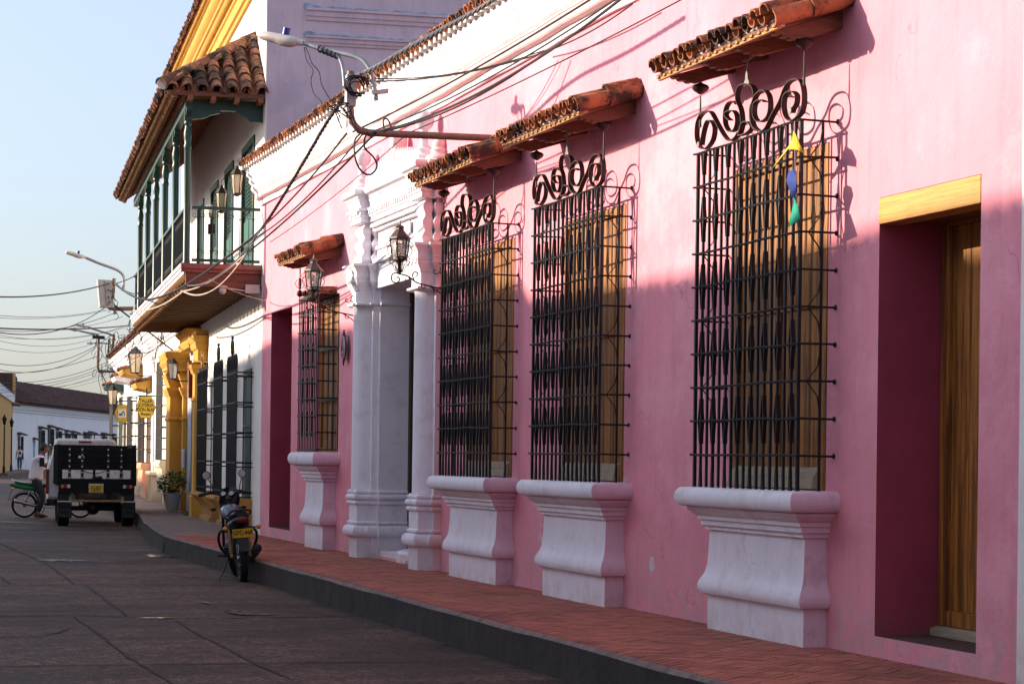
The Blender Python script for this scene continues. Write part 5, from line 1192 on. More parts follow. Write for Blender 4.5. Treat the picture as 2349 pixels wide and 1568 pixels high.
straight(V_(1250,121,6.4),V_(865,304,5.35),.12,.010,'cable','paired brown wires sagging from the cornice hook to the pipe')
straight(V_(1235,125,6.45),V_(812,186,5.15),.08,.008,'cable','thin wire from the cornice hook to the pole top')
straight(V_(1248,116,6.45),V_(815,178,5.15),.10,.006,'cable','thin slack wire from the cornice to the pole top')
straight(V_(1236,122,6.5),V_(1450,10,6.4),.05,.008,'cable','thin wire from the cornice hook to the top edge')
straight(V_(1590,-15,5.6),V_(935,306,5.5),.03,.006,'cable','thinnest wire crossing above the middle canopies')
straight(V_(935,306,5.5),V_(620,555,5.4),.05,.005,'cable','thin wire running down in front of the portal')
straight(V_(795,306,5.1),V_(603,520,5.2),.05,.011,'cable','black wire beside the twisted cable, upper')
straight(V_(830,310,5.2),V_(586,546,5.25),.10,.009,'cable','black wire beside the twisted cable, lower')
straight(V_(862,304,5.3),V_(560,585,5.3),.05,.012,'cable','black wire with the white joint, running down left of the portal')
straight(V_(603,520,5.2),V_(430,655,5.36),.2,.011,'cable_grey','grey wire in front of the balcony, upper')
straight(V_(586,546,5.25),V_(420,668,5.4),.3,.012,'cable_pale','pale wire in front of the balcony, middle')
straight(V_(560,585,5.3),V_(415,668,5.42),.1,.012,'cable_pale','pale wire in front of the balcony, lower')
straight(V_(420,668,5.4),V_(305,712,5.75),.1,.015,'cable_pale','pale wire along the underside of the balcony edge')
straight(V_(480,640,5.5),V_(612,690,6.58),.04,.006,'cable_pale','thin stay wire from the balcony to the corner of the pink house')
# loops at the near pole
g=MB(); P5=lambda x,y: at(*zs1(x,y),Y=YP-.12)
g.tube(spline([P5(770,930),P5(728,985),P5(735,1110),P5(780,1195),P5(840,1215),P5(885,1160),P5(860,1095),P5(800,1030),P5(800,960),P5(825,930)],5),.010,5)
g.tube(spline([P5(935,900),P5(928,845),P5(945,825),P5(965,840),P5(985,890)],5),.009,5); g.tube(spline([P5(700,775),P5(715,810),P5(745,870)],4),.009,5)
tag(g.build('cable_loop','cable'),'black figure of eight cable loop hanging from the pipe','cable')
g=MB()
for k in range(6):
    c=P5(735+random.uniform(-20,30),610+random.uniform(-25,20)); rr=random.uniform(.05,.13); g.tube([c+Vector((rr*math.cos(a)*.9,random.uniform(-.02,.02),rr*math.sin(a)*.8)) for a in [2*PI*j/12 for j in range(11)]],.008,4)
for k in range(10):
    c=P5(600+random.uniform(-20,60),740+random.uniform(-50,30)); g.tube(spline([c,c+Vector((random.uniform(-.1,.1),0,random.uniform(-.1,.05))),c+Vector((random.uniform(-.14,.14),0,random.uniform(-.25,.05)))],4),.006,4)
tag(g.build('cable_coil','cable'),'tangled coil of black cable at the top of the near lamp pole','cable')
g=MB(); g.tube(spline([Q(378,330),Q(395,420),Q(440,490),Q(425,560),Q(445,650),Q(490,700),Q(540,770),Q(580,775)],5),.005,4); g.tube(spline([Q(388,330),Q(410,380),Q(430,440),Q(480,500),Q(500,590),Q(550,680),Q(600,740)],5),.005,4)
tag(g.build('slack_wire','cable'),'pair of slack thin wires drooping under the near lamp head','cable')
# sky wires at the left, on the far poles
SG='thin wires crossing the sky at the left'
def skyw(a,b,Ya,Yb,sag,r,lab):
    if a[0]==-420: a=(-800,a[1]+(a[1]-b[1])*380/(b[0]+420)*.4)
    straight(at(*zt3(*a),Y=Ya),at(*zt3(*b),Y=Yb),sag,r*.5,'cable',lab,SG)
skyw((-420,690),(660,540),40,51,.10,.03,'thick dark cable from the left edge to the second lamp')
for i,(a,b,Yb,sg,r) in enumerate((((-420,930),(600,870),56,.1,.012),((-420,960),(680,868),58,.1,.012),((-420,1110),(600,840),51,.25,.02),((-420,1105),(740,900),62,.2,.018),((-420,1100),(900,1070),50,.05,.028),((-420,1170),(820,1085),70,.25,.014),((-420,1200),(900,1080),74,.2,.014),((-420,1075),(820,960),66,.2,.012),
   ((-420,1240),(515,1215),90,.3,.016),((-420,1335),(515,1275),92,.3,.016),((-420,1500),(620,1235),78,.4,.022),((-420,1570),(500,1330),92,.5,.022),((-420,1640),(505,1450),90,.2,.022),((-420,1750),(640,1520),95,.3,.022),((-420,1790),(640,1560),95,.3,.02),((-420,1880),(650,1600),100,.2,.02),((-420,1850),(505,1700),110,.3,.02),((-420,1930),(900,1620),110,.3,.014),((-420,1830),(640,1680),110,.3,.012))):
    skyw(a,b,Yb-14,Yb,sg,r,'thin wire in the left sky, number %s from the top'%['one','two','three','four','five','six','seven','eight','nine','ten','eleven','twelve','thirteen','fourteen','fifteen','sixteen','seventeen','eighteen','nineteen'][i])
straight(at(*zt3(740,540),Y=51),at(*zt3(1000,430),Y=47),.02,.012,'cable','short wire from the second lamp towards the balcony posts, upper',SG)
straight(at(*zt3(740,545),Y=51),at(*zt3(1000,675),Y=47),.06,.012,'cable','short wire from the second lamp towards the balcony posts, lower',SG)
straight(at(*zt3(690,800),Y=51),at(472,1000*0+822+40,Y=50.0),.0,.02,'cable','black cable slanting from the second pole down to the lantern',SG)
straight(at(*zr2(1040,480),Y=95),at(*zr2(1320,950),Y=80),.0,.03,'cable','dark stay slanting down to the small yellow sign',SG)
def tangle(cx,cy,w,h,Y,n,r,lab,seed):
    random.seed(seed); g=MB(); s=Y/5000*1.0
    for k in range(n):
        p=at(cx+random.uniform(-w,w),cy+random.uniform(-h,h),Y=Y); q=[p]
        for j in range(4): q.append(q[-1]+Vector((random.uniform(-1,1)*w*s*.6,random.uniform(-.3,.3),random.uniform(-1.2,.6)*h*s*.45)))
        g.tube(spline(q,4),r,4)
    tag(g.build('wire_tangle','cable'),lab,'wires','tangles of loose wire on the poles')
tangle(258,690,9,30,50.8,12,.009,'loose wires hanging at the second lamp pole',3); tangle(310,735,14,40,50.6,18,.010,'black coil and loose wires at the far end of the balcony',4); tangle(265,815,22,45,78,26,.011,'big wire tangle around the third lamp pole',5); tangle(228,810,10,40,92,12,.012,'wires around the fourth lamp pole',6); tangle(330,800,35,30,60,22,.007,'fine loose wires across the white cornice',8)
tangle(365,800,6,40,52,10,.009,'wires bunched above the tall black grille',9); tangle(430,700,40,40,47,12,.006,'fine pale wires dangling under the balcony',10)
random.seed(21)
# ================================================================== TRUCK
TR=empty('pickup_truck',(5.45,45.72,0),-rad(4),'white cab pickup with a dark wooden stake bed, parked tail towards the camera','truck')
W2=.775
def wheel(par,x,y,r,w,name='wheel'):
    g=MB(); g.lathe([(r*.62,-w/2),(r*.93,-w/2),(r,-w*.36),(r,w*.36),(r*.93,w/2),(r*.62,w/2)],(x,y,r),26,axis='x',cap=False)
    for k in range(26): a=2*PI*k/26; g.obox((x,y+math.cos(a)*r,r+math.sin(a)*r),(w*.4,0,0),(0,-math.sin(a)*.012,math.cos(a)*.012),(0,math.cos(a)*.006,math.sin(a)*.006))
    t=g.build(name,'rubber',par,smooth=40); g=MB(); g.lathe([(.02,-w*.3),(r*.6,-w*.34),(r*.63,-w*.45),(r*.63,w*.45),(r*.6,w*.34),(.02,w*.3)],(x,y,r),20,axis='x'); g.build('rim','dark_metal',t,smooth=40); return t
for s in (-1,1):
    wheel(TR,s*.66,.45,.36,.23); wheel(TR,s*.64,3.0,.33,.2)
g=MB(); g.box(-.42,-.34,-.0,4.0,.52,.64); g.box(.34,.42,0,4.0,.52,.64); g.tube([(-.7,.45,.36),(.7,.45,.36)],.05,8); g.sphere((-.05,.45,.36),.14,10); g.build('chassis','dark_metal',TR)
g=MB(); g.lathe([(.001,-.1),(.30,-.09),(.33,-.03),(.33,.03),(.30,.09),(.001,.1)],(0.08,.9,.46),20); g.build('spare_wheel','rubber',TR,smooth=40)
bed=MB(); bed.box(-W2,W2,0,2.3,.84,.90); bed.box(-W2-.02,W2+.02,-.05,.03,.90,.98); bed.box(-W2-.0,W2+.0,-.045,-.03,.68,.90); bed_o=bed.build('bed','truck_navy',TR,bevel=.012)
# rear gate of boards
g=MB()
for k in range(4): z=1.175+k*.116; g.box(-W2+.05,W2-.02,-.02,.012,z,z+.10)
gate=g.build('tailgate','truck_navy',TR,bevel=.006)
g=MB()
for x0,x1 in ((-.70,-.58),(-.53,-.32),(-.27,-.08),(-.03,.20),(.26,.47),(.53,.69)): 
    g.box(x0+.0,x1,-.028,-.010,.985,1.165)
g.build('white_board','truck_white',gate,bevel=.004)
for x in (-.645,-.345,-.045,.17,.47,.75):
    pass
for x in (-.557,-.17,.23,.60)[:0] or (-.557,-.30,.23,.50):
    g=MB(); g.box(x-.026,x+.026,-.036,-.02,.95,1.64); 
    st=g.build('strap','dark_metal',gate); b=MB()
    for k in range(6): b.lathe([(.008,-.012),(.017,-.012),(.018,0),(.008,0)],(x,-.037,1.0+k*.118),10,axis='y')
    b.build('bolt','chrome',st)
g=MB(); g.tube(spline([(-.30,-.05,1.15),(-.15,-.06,1.11),(.0,-.06,1.10),(.1,-.06,1.12),(.18,-.05,1.16)],5),.008,5); g.sphere((-.04,-.05,1.0),.045,8,sq=(1.2,.4,1)); g.sphere((.06,-.05,1.0),.045,8,sq=(1.2,.4,1)); g.build('chain','dark_metal',gate)
g=MB(); g.box(-.38,-.26,-.03,-.02,1.40,1.46); g.build('sticker','chrome',gate,bevel=.01)
g=MB()
for s in (-1,1):
    for k in range(6): z=.93+k*.131; g.box(s*W2-.015,s*W2+.015,.02,2.3,z,z+.11)
    for k in range(5): g.box(s*(W2+.02)-.02,s*(W2+.02)+.02,.0+k*.56,.06+k*.56,.84,1.68)
g.box(-W2-.03,-W2+.06,-.035,.03,.86,1.68); g.box(W2-.06,W2+.03,-.035,.03,.86,1.66); g.box(-W2,W2,2.26,2.3,.9,1.68); g.build('stake_sides','truck_navy',TR,bevel=.006)
for s in (-1,1):
    for k,(c,m) in enumerate(((-1,'amber'),(0,'tail_red'),(1,'lens_white'))):
        g=MB(); x=s*.64+ s*-c*.064*-1*-1; x= (-.74+.064*k) if s<0 else (.74-.064*k-.0)
        x=(-.70+.066*k) if s<0 else (.70-.066*k); g.box(x-.029,x+.029,-.062,-.04,.755,.805) if False else g.box(x-.029,x+.029,-.062,-.030,.79,.86); g.build('tail_light',m,bed_o,bevel=.006)
g=MB(); g.box(-.165,.14,-.075,-.045,.69,.885); pl=g.build('plate_holder','chrome',bed_o,bevel=.006); g=MB(); g.box(-.155,.13,-.082,-.076,.70,.855); p2=g.build('licence_plate','plate_yellow',pl,bevel=.004)
text('plate_letters','FLJ-827',.115,txm(-.012,-.0835,.785),'ink',p2,sx=.60,bold=.002); text('plate_letters','FLORIDABLANCA',.028,txm(-.012,-.0835,.718),'ink',p2,sx=.8)
g=MB(); g.box(-.52,.50,-.02,.03,.50,.55); g.box(-.56,-.50,-.02,.1,.46,.62); g.box(.5,.56,-.02,.1,.46,.62); g.build('tow_bar','tan_bar',TR,bevel=.01)
for s in (-1,1):
    g=MB(); x=s*.65; g.box(x-.14,x+.15,-.02,-.005,.17,.50); f=g.build('mud_flap','rubber',TR,bevel=.01); g=MB(); g.box(x-.15,x+.15,-.03,-.018,.50,.525); g.build('flap_bracket','chrome',f)
    g=MB()
    for a,b,c,d in ((-.105,.105,.20,.205),(-.105,.105,.335,.34),(-.105,-.10,.2,.34),(.10,.105,.2,.34)): g.box(x+a,x+b,-.024,-.021,c,d)
    g.build('flap_frame','flap_ink',f); text('flap_letters','LUV',.05,txm(x,-.024,.238),'flap_ink',f,sx=1.3)
    g=MB(); g.box(x-.13,x+.13,.0,.02,.53,.68); g.build('fender','dark_metal',f)
# cab
def ring(y,w,z0,z1,zr,wr): return [(-w,y,z0),(-w,y,z1),(-wr,y,zr-.03),(-wr+.06,y,zr),(wr-.06,y,zr),(wr,y,zr-.03),(w,y,z1),(w,y,z0)]
cab=MB(); cab.rings([ring(2.40,.78,.55,1.15,1.78,.62),ring(2.46,.80,.5,1.18,1.82,.64),ring(3.3,.80,.5,1.18,1.83,.62),ring(3.75,.79,.5,1.15,1.22,.6),ring(4.5,.76,.5,1.0,1.06,.55),ring(4.6,.7,.55,.9,.95,.5)])
cb=cab.build('cab','truck_white',TR,smooth=35,bevel=.015)
cb.location=(-.13,0,0); g=MB(); g.prism([(-.60,1.2),(-.53,1.69),(.53,1.69),(.60,1.2)],2.385,2.402,'y'); g.build('rear_window','dark_glass',cb)
g=MB(); g.box(-.15,.13,2.38,2.40,1.735,1.775); g.build('brake_light','tail_red',cb,bevel=.006)
for s in (-1,1):
    g=MB(); g.prism([(2.55,1.2),(2.58,1.68),(3.25,1.70),(3.62,1.22)],s*.735-.012,s*.735+.012,'x'); g.build('side_window','dark_glass',cb)
    g=MB(); g.box(s*.81-.03,s*.81+.03,2.36,2.46,.62,1.16); g.build('tail_lamp','tail_red',cb,bevel=.01)
    g=MB(); g.box(s*.90-.055,s*.90+.055,3.45,3.5,1.20,1.40); g.tube([(s*.8,3.5,1.2),(s*.95,3.48,1.22)],.015,5); g.build('mirror','dark_metal',cb,bevel=.02)
g=MB(); g.box(-.62,.60,2.42,2.46,1.90,1.93); 
for k in range(7): g.box(-.62+.2*k,-.60+.2*k,2.43,2.45,1.82,1.90)
g.box(-.62,-.59,2.42,3.1,1.9,1.93); g.box(.57,.60,2.42,3.1,1.9,1.93); g.build('roof_rack','dark_metal',cb)
g=MB(); g.tube([(.1,2.5,1.83),(.06,2.48,1.98),(.12,2.4,1.7)],.004,4); g.build('aerial','dark_metal',cb)
# ================================================================== MOTORCYCLES
def mwheel(par,y,r,w,x=0,spokes=20,rot=None):
    t=MB(); t.lathe([(r-.05,-w*.42),(r-.02,-w*.5),(r,-w*.2),(r,w*.2),(r-.02,w*.5),(r-.05,w*.42),(r-.05,-w*.42)],(x,y,r),36,axis='x',cap=False)
    for k in range(40):
        a=2*PI*k/40
        for s in (-1,1): t.obox((x+s*w*.25,y+math.cos(a+.04*s)*(r+.002),r+math.sin(a+.04*s)*(r+.002)),(w*.17,0,0),(0,-math.sin(a)*.009,math.cos(a)*.009),(0,math.cos(a)*.006,math.sin(a)*.006))
    o=t.build('wheel','rubber',par,smooth=40); g=MB(); g.lathe([(r-.055,-w*.36),(r-.045,-w*.40),(r-.045,w*.40),(r-.055,w*.36),(r-.055,-w*.36)],(x,y,r),36,axis='x',cap=False); g.lathe([(.01,-.06),(.05,-.055),(.055,0),(.05,.055),(.01,.06)],(x,y,r),14,axis='x')
    for k in range(spokes): a=2*PI*k/spokes; b=a+.35*(1 if k%2 else -1); s=1 if k%4<2 else -1; g.tube([(x+s*.04,y+.045*math.cos(b),r+.045*math.sin(b)),(x,y+(r-.05)*math.cos(a),r+(r-.05)*math.sin(a))],.0028,3)
    g.build('rim','chrome',o,smooth=50); return o
def motorcycle(name,loc,rz,lean,label,kind):
    r=empty(name,loc,rz,label,'motorcycle'); r.rotation_euler=(0,lean,rz)
    tank,side=('bike_navy','seat_vinyl') if kind=='parked' else ('dark_green','green_fairing')
    mwheel(r,0,.29,.095); fwheel=mwheel(r,1.27,.29,.075)
    g=MB(); T=lambda *p,rr=.016: g.tube([Vector(q) for q in p],rr,7)
    for s in (-1,1):
        T((s*.09,0,.29),(s*.07,.52,.33),rr=.018); T((s*.06,.46,.36),(s*.07,.42,.70),(s*.05,.95,.80)); T((s*.10,-.02,.66),(s*.06,.45,.70)); T((s*.05,.95,.80),(s*.06,.78,.32),(s*.06,.46,.30))
        T((s*.075,1.27,.29),(s*.075,1.08,.88),rr=.019)
    T((-.09,1.075,.90),(.09,1.075,.90),rr=.02); T((0,1.02,.72),(0,1.06,.95),rr=.03); fr=g.build('frame','dark_metal',r,smooth=60)
    g=MB()
    for s in (-1,1):
        for k in range(9): g.lathe([(.028,0),(.034,.006),(.028,.012)],(s*.115,.02+k*.0125,.36+k*.026),10)
        g.tube([(s*.115,.0,.30),(s*.115,.13,.64)],.016,8)
    g.build('shock_absorber','tan_bar' if kind=='parked' else 'chrome',fr,smooth=50)
    g=MB(); g.sphere((0,.66,.40),.15,12,sq=(.8,1.1,.85)); g.box(-.05,.05,.74,.86,.40,.62); g.box(-.15,.15,.52,.76,.28,.40)
    for k in range(6): g.box(-.075,.075,.70,.88,.46+k*.03,.47+k*.03)
    g.build('engine','dark_metal',r,smooth=50)
    g=MB(); g.tube(spline([(.07,.82,.45),(.12,.85,.3),(.13,.6,.24),(.14,.3,.27)],4),.018,8); g.tube([(.15,.32,.26),(.17,.0,.34),(.175,-.22,.40)],[.035,.052,.055],12); g.tube([(.175,-.22,.40),(.176,-.235,.402)],[.055,.03],12); g.build('exhaust','chrome' if kind!='parked' else 'dark_metal',r,smooth=50)
    # tank, seat, tail
    rs=[]
    for y,w,z0,z1 in ((.42,.05,.70,.76),(.50,.11,.69,.84),(.65,.135,.70,.92),(.85,.14,.72,.93),(.98,.10,.76,.90),(1.03,.05,.80,.86)):
        rs.append([(w*math.cos(2*PI*k/14),y,(z0+z1)/2+(z1-z0)/2*math.sin(2*PI*k/14)) for k in range(14)])
    g=MB(); g.rings(rs); g.build('tank',tank,r,smooth=60)
    rs=[]
    for y,w,z0,z1 in ((-.22,.08,.80,.86),(-.12,.12,.75,.845),(.10,.125,.735,.815),(.3,.12,.73,.80),(.42,.10,.73,.80),(.5,.07,.74,.81)):
        rs.append([(w*math.copysign(abs(math.cos(2*PI*k/14))**.6,math.cos(2*PI*k/14)),y,(z0+z1)/2+(z1-z0)/2*math.sin(2*PI*k/14)) for k in range(14)])
    g=MB(); g.rings(rs); g.build('seat','seat_vinyl' if kind=='parked' else 'green_fairing',r,smooth=60)
    rs=[]
    for y,w,z0,z1 in ((-.30,.05,.74,.80),(-.22,.10,.68,.80),(0,.125,.64,.76),(.3,.12,.60,.74),(.46,.08,.62,.72)):
        rs.append([(w*math.copysign(abs(math.cos(2*PI*k/12))**.6,math.cos(2*PI*k/12)),y,(z0+z1)/2+(z1-z0)/2*math.sin(2*PI*k/12)) for k in range(12)])
    g=MB(); g.rings(rs); tail=g.build('tail_cowl',side,r,smooth=60)
    g=MB(); g.tube(spline([(-.12,.1,.80),(-.13,-.12,.83),(-.09,-.27,.87),(.09,-.27,.87),(.13,-.12,.83),(.12,.1,.80)],4),.013,7); g.build('grab_rail','dark_metal' if kind=='parked' else 'chrome',tail,smooth=60)
    g=MB(); g.sphere((0,-.30,.755),.07,10,sq=(1.1,.45,.6)); g.build('tail_light','bike_red',tail,smooth=60)
    for s in (-1,1):
        g=MB(); g.sphere((s*.20,-.27,.66),.035,10,sq=(.9,1.1,.8)); li=g.build('indicator','amber',tail,smooth=60); g=MB(); g.tube([(s*.06,-.25,.67),(s*.18,-.27,.66)],.009,5); g.build('stalk','dark_metal',li)
        g=MB(); g.sphere((s*.19,1.10,.86),.032,10,sq=(1.3,1,.8)); g.build('indicator','dark_metal',r,smooth=60)
    g=MB(); rs=[]
    for k in range(9):
        a=rad(20+k*17); y=-math.cos(a)*.33; z=.29+math.sin(a)*.33; rs.append([(-.055,y,z),(0,y*1.03,z+.012),(.055,y,z),(.05,y*.97,z-.006),(-.05,y*.97,z-.006)])
    g.rings(rs); g.obox((0,-.33,.50),(.055,0,0),(0,.03,.12),(0,.006,-.0015)); g.build('rear_mudguard','dark_metal',r,smooth=50)
    g=MB(); rs=[]
    for k in range(9):
        a=rad(30+k*17); y=1.27-math.cos(a)*.33; z=.29+math.sin(a)*.33; rs.append([(-.045,y,z),(0,y,z+.012),(.045,y,z),(.04,y,z-.01),(-.04,y,z-.01)])
    g.rings(rs); g.build('front_mudguard',side,r,smooth=50)
    if kind=='parked':
        g=MB(); g.obox((0,-.345,.60),(.125,0,0),(0,.006,0),(0,-.012,.052)); p=g.build('licence_plate','plate_yellow',tail)
        text('plate_letters','GFC-46B',.075,Matrix(((1,0,0,0),(0,-.2,-.98,-.353),(0,.98,-.2,.605),(0,0,0,1))),'ink',p,sx=.80,bold=.0015)
    # fork, handlebar
    g=MB(); 
    for s in (-1,1):
        g.tube(spline([(0,1.05,.97),(s*.06,1.06,1.0),(s*.13,1.02,1.06),(s*.20,.97,1.07),(s*.32,.90,1.05)],5),.011,7)
    hb=g.build('handlebar','dark_metal',r,smooth=60); g=MB()
    for s in (-1,1): g=MB(); g.tube([(s*.21,.963,1.068),(s*.335,.892,1.048)],.018,8); g.build('grip','rubber',hb,smooth=60)
    g=MB()
    for s in (-1,1): g.tube([(s*.17,1.0,1.06),(s*.25,1.02,1.05),(s*.34,.97,1.03)],.006,5); g.box(s*.18-.025,s*.18+.025,.95,1.0,1.05,1.09)
    g.build('lever','dark_metal',hb)
    for s in (-1,1):
        g=MB(); g.tube(spline([(s*.17,.99,1.08),(s*.18,1.0,1.15),(s*.21,.98,1.22),(s*.22,.96,1.25)],4),.006,5); mi=g.build('mirror','dark_metal',hb); g=MB(); g.lathe([(.001,-.008),(.055,-.004),(.055,.006),(.001,.02)],(s*.235,.955,1.29),16,axis='y'); g.build('mirror_shell','dark_metal',mi,smooth=50); g=MB(); g.lathe([(.001,-.0),(.047,-.0),(.047,.002),(.001,.002)],(s*.235,.945,1.29),16,axis='y'); g.build('mirror_glass','chrome',mi)
    g=MB(); g.sphere((0,1.16,.94),.10,12,sq=(1.1,.7,1)); hd=g.build('headlamp','dark_metal' if kind=='parked' else 'dark_green',r,smooth=60)
    g=MB(); rs=[]
    for z,w,d in ((.86,.12,.0),(.96,.14,.02),(1.05,.12,.06),(1.12,.07,.10)): rs.append([(-w,1.12+d-.05,z),(-w*.6,1.17+d,z),(w*.6,1.17+d,z),(w,1.12+d-.05,z),(w*.55,1.15+d,z),(-w*.55,1.15+d,z)])
    g.rings(rs); g.build('cowl',side if kind=='parked' else 'dark_green',hd,smooth=50)
    for s in (-1,1):
        g=MB(); c=Vector((s*.052,1.05,1.03)); n=Vector((0,-.8,.6)); g.tube([c,c+n*.03],.038,14); d=g.build('instrument','dark_metal',hb,smooth=40); g=MB(); g.tube([c+n*.031,c+n*.033],.031,14); g.build('dial','box_grey',d)
    g=MB(); g.tube([(-.09,.50,.30),(-.17,.42,.14),(-.255,.36,.01)],.009,6); g.tube([(-.255,.36,.012),(-.275,.34,.008)],.014,6); g.build('kickstand','dark_metal',r)
    g=MB()
    for s in (-1,1):
        g.tube([(s*.08,.42,.30),(s*.24,.42,.31)],.014,6)
        g.tube(spline([(s*.10,.30,.60),(s*.20,.22,.62),(s*.235,.26,.52),(s*.19,.34,.38),(s*.11,.36,.33)],4),.018,7)
    g.build('foot_guard','dark_metal',r,smooth=60)
    if kind=='parked':
        S=Matrix.Translation((0,1.05,0))@Matrix.Rotation(-rad(24),4,'Z')@Matrix.Translation((0,-1.05,0))
        for c in kids(r):
            if c.name.split('.')[0] in ('handlebar','headlamp','front_mudguard') or (c.name.startswith('wheel') and c is fwheel): c.matrix_local=S
    return r
motorcycle('parked_motorcycle',(4.88,26.12,0),-rad(4),-rad(4.5),'dark motorcycle with a yellow plate, parked by the kerb on its side stand','parked')
motorcycle('green_motorcycle',(4.50,51.6,0),-rad(96),rad(0),'green and black motorcycle side-on behind the truck, with a rider standing over it','green')
# ================================================================== PEOPLE
def skinned(name,verts,edges,radii,m,parent,root=0,sub=2,smooth=True):
    me=bpy.data.meshes.new(name); me.from_pydata(verts,edges,[]); o=bpy.data.objects.new(name,me); COL.objects.link(o); me.materials.append(MATS[m])
    sk=o.modifiers.new('skin','SKIN'); sk.use_smooth_shade=True
    if not me.skin_vertices: 
        bpy.context.view_layer.objects.active=o
    lay=me.skin_vertices[0].data
    for i,r in enumerate(radii): lay[i].radius=(r,r) if not isinstance(r,tuple) else r; lay[i].use_root=(i==root)
    s=o.modifiers.new('sub','SUBSURF'); s.levels=sub; s.render_levels=sub
    if parent is not None: o.parent=parent
    return o
def chain(vs,es,rs,start,pts):
    prev=start
    for p,r in pts: vs.append(p); rs.append(r); es.append((prev,len(vs)-1)); prev=len(vs)-1
    return prev
def hand(vs,es,rs,wrist,d,side,up,curl=.5,s=1.0):
    """palm and five fingers grown from the wrist vertex"""
    W=Vector(vs[wrist]); d=Vector(d).normalized(); side=Vector(side).normalized(); up=Vector(up).normalized()
    p=W+d*.04*s; vs.append(p); rs.append((.030*s,.016*s)); es.append((wrist,len(vs)-1)); pi=len(vs)-1
    q=W+d*.085*s; vs.append(q); rs.append((.034*s,.014*s)); es.append((pi,len(vs)-1)); qi=len(vs)-1
    for k,L in ((-1.5,.060),(-.5,.074),(.5,.080),(1.5,.070)):
        a=q+side*(k*.019*s)+d*.006; b=a+(d*(1-curl*.4)-up*curl*.5)*L*.5*s; c=b+(d*(1-curl*1.3)-up*curl)*L*.5*s
        chain(vs,es,rs,qi,[(a,.0095*s),(b,.0085*s),(c,.007*s)])
    a=p+side*(.030*s); chain(vs,es,rs,pi,[(a,.011*s),(a+(side*.5+d*.8-up*.3)*.035*s,.009*s),(a+(side*.4+d*1.5-up*.6)*.045*s,.008*s)])
def head(par,c,fwd,s=1.0,hairm='hair'):
    """ellipsoid skull shaped into a face: brow, nose, lips, chin, ears; hair cap"""
    c=Vector(c); fwd=Vector(fwd).normalized(); up=Vector((0,0,1)); up=(up-fwd*up.dot(fwd)).normalized(); sd=fwd.cross(up)
    def sk(grow,cut=None):
        g=MB(); n=22; rs=[]
        for j in range(1,n):
            a=PI*j/n; z=-math.cos(a); rr=math.sin(a); ring=[]
            for k in range(24):
                b=2*PI*k/24; f,s_=math.cos(b),math.sin(b)
                w=.078*(1 if z>-.1 else 1-.35*((-z-.1)/.9)); dep=.096*(1 if z>-.1 else 1-.12*((-z-.1)/.9))
                x=s_*rr*w; y=f*rr*dep; zz=z*.118
                if f>.8 and not grow:
                    t=(f-.8)/.2
                    if abs(s_)<.25:
                        nz=math.exp(-((z+.10)/.12)**2); y+=.018*nz*t*(1-abs(s_)/.25)+.006*math.exp(-((z+.42)/.07)**2)
                    y+=.005*math.exp(-((z-.22)/.08)**2)*t- .006*math.exp(-((z-.06)/.07)**2)*(1 if .12<abs(s_)<.5 else 0)
                p=c+sd*x*(1+grow)+fwd*y*(1+grow)+up*zz*(1+grow); ring.append(p)
            rs.append(ring)
        return g,rs
    g,rs=sk(0); g.rings(rs)
    for s_ in (-1,1):
        e=c+sd*(s_*.080)-fwd*.005-up*.01; g.rings([[e+fwd*(.022*math.cos(2*PI*k/10))*q+up*(.032*math.sin(2*PI*k/10))*q+sd*(s_*o) for k in range(10)] for q,o in ((.7,-.006),(1,.004),(.8,.010))])
    h=g.build('head','skin',par,smooth=80)
    g=MB(); 
    for s_ in (-1,1): e=c+sd*(s_*.031)+fwd*.084+up*.008; g.sphere(e,.010,6,sq=(1,.6,.6)); g.obox(e+up*.020+fwd*.006,sd*.016,fwd*.003,up*.003)
    g.build('eyes','hair',h); g=MB(); e=c+fwd*.089-up*.050; g.obox(e,sd*.022,fwd*.004,up*.005); g.build('lips','bike_red' if False else 'skin',h)
    g,rs=sk(.075); keep=[]
    m=MB(); ii=[m.pts(r) for r in rs]; n=24
    for a in range(len(rs)-1):
        for k in range(n):
            b=2*PI*(k+.5)/n; z=-math.cos(PI*(a+1.5)/22); f=math.cos(b)
            if z>.42 or (f<.25 and z>-.05) or (f<-.35 and z>-.45): m.face((ii[a]+k,ii[a]+(k+1)%n,ii[a+1]+(k+1)%n,ii[a+1]+k))
    m.face([ii[-1]+k for k in range(n)]); m.build('hair',hairm,h,smooth=80); return h
# rider: stands astride the green bike, body turned right towards the truck
rd=empty('person',(4.74,51.45,0),0,'man in a white T-shirt and dark trousers astride the green motorcycle, looking towards the truck','person')
v=[(.0,0,.86)]; e=[]; r=[(.09,.11)]
ch=chain(v,e,r,0,[((.0,0,.98),(.085,.11)),((.01,0,1.12),(.08,.11)),((.05,0,1.27),(.08,.12)),((.095,0,1.38),(.06,.09)),((.125,0,1.44),(.055,.055)),((.15,0,1.50),(.05,.05))])
for s in (-1,1): 
    a=chain(v,e,r,ch-2,[((.10,s*.15,1.37),(.06,.06)),((.13,s*.19,1.33),(.058,.058))])
    if s==-1: w_=chain(v,e,r,a,[((.24,-.21,1.20),.042),((.33,-.20,1.12),.037),((.46,-.18,1.07),.034),((.60,-.15,1.04),.024)]); hand(v,e,r,w_,(1,.1,-.1),(0,1,0),(0,0,1),.8)
    else: w_=chain(v,e,r,a,[((.26,.22,1.18),.042),((.36,.21,1.11),.037),((.50,.19,1.06),.034),((.62,.16,1.04),.024)]); hand(v,e,r,w_,(1,-.1,-.1),(0,-1,0),(0,0,1),.8)
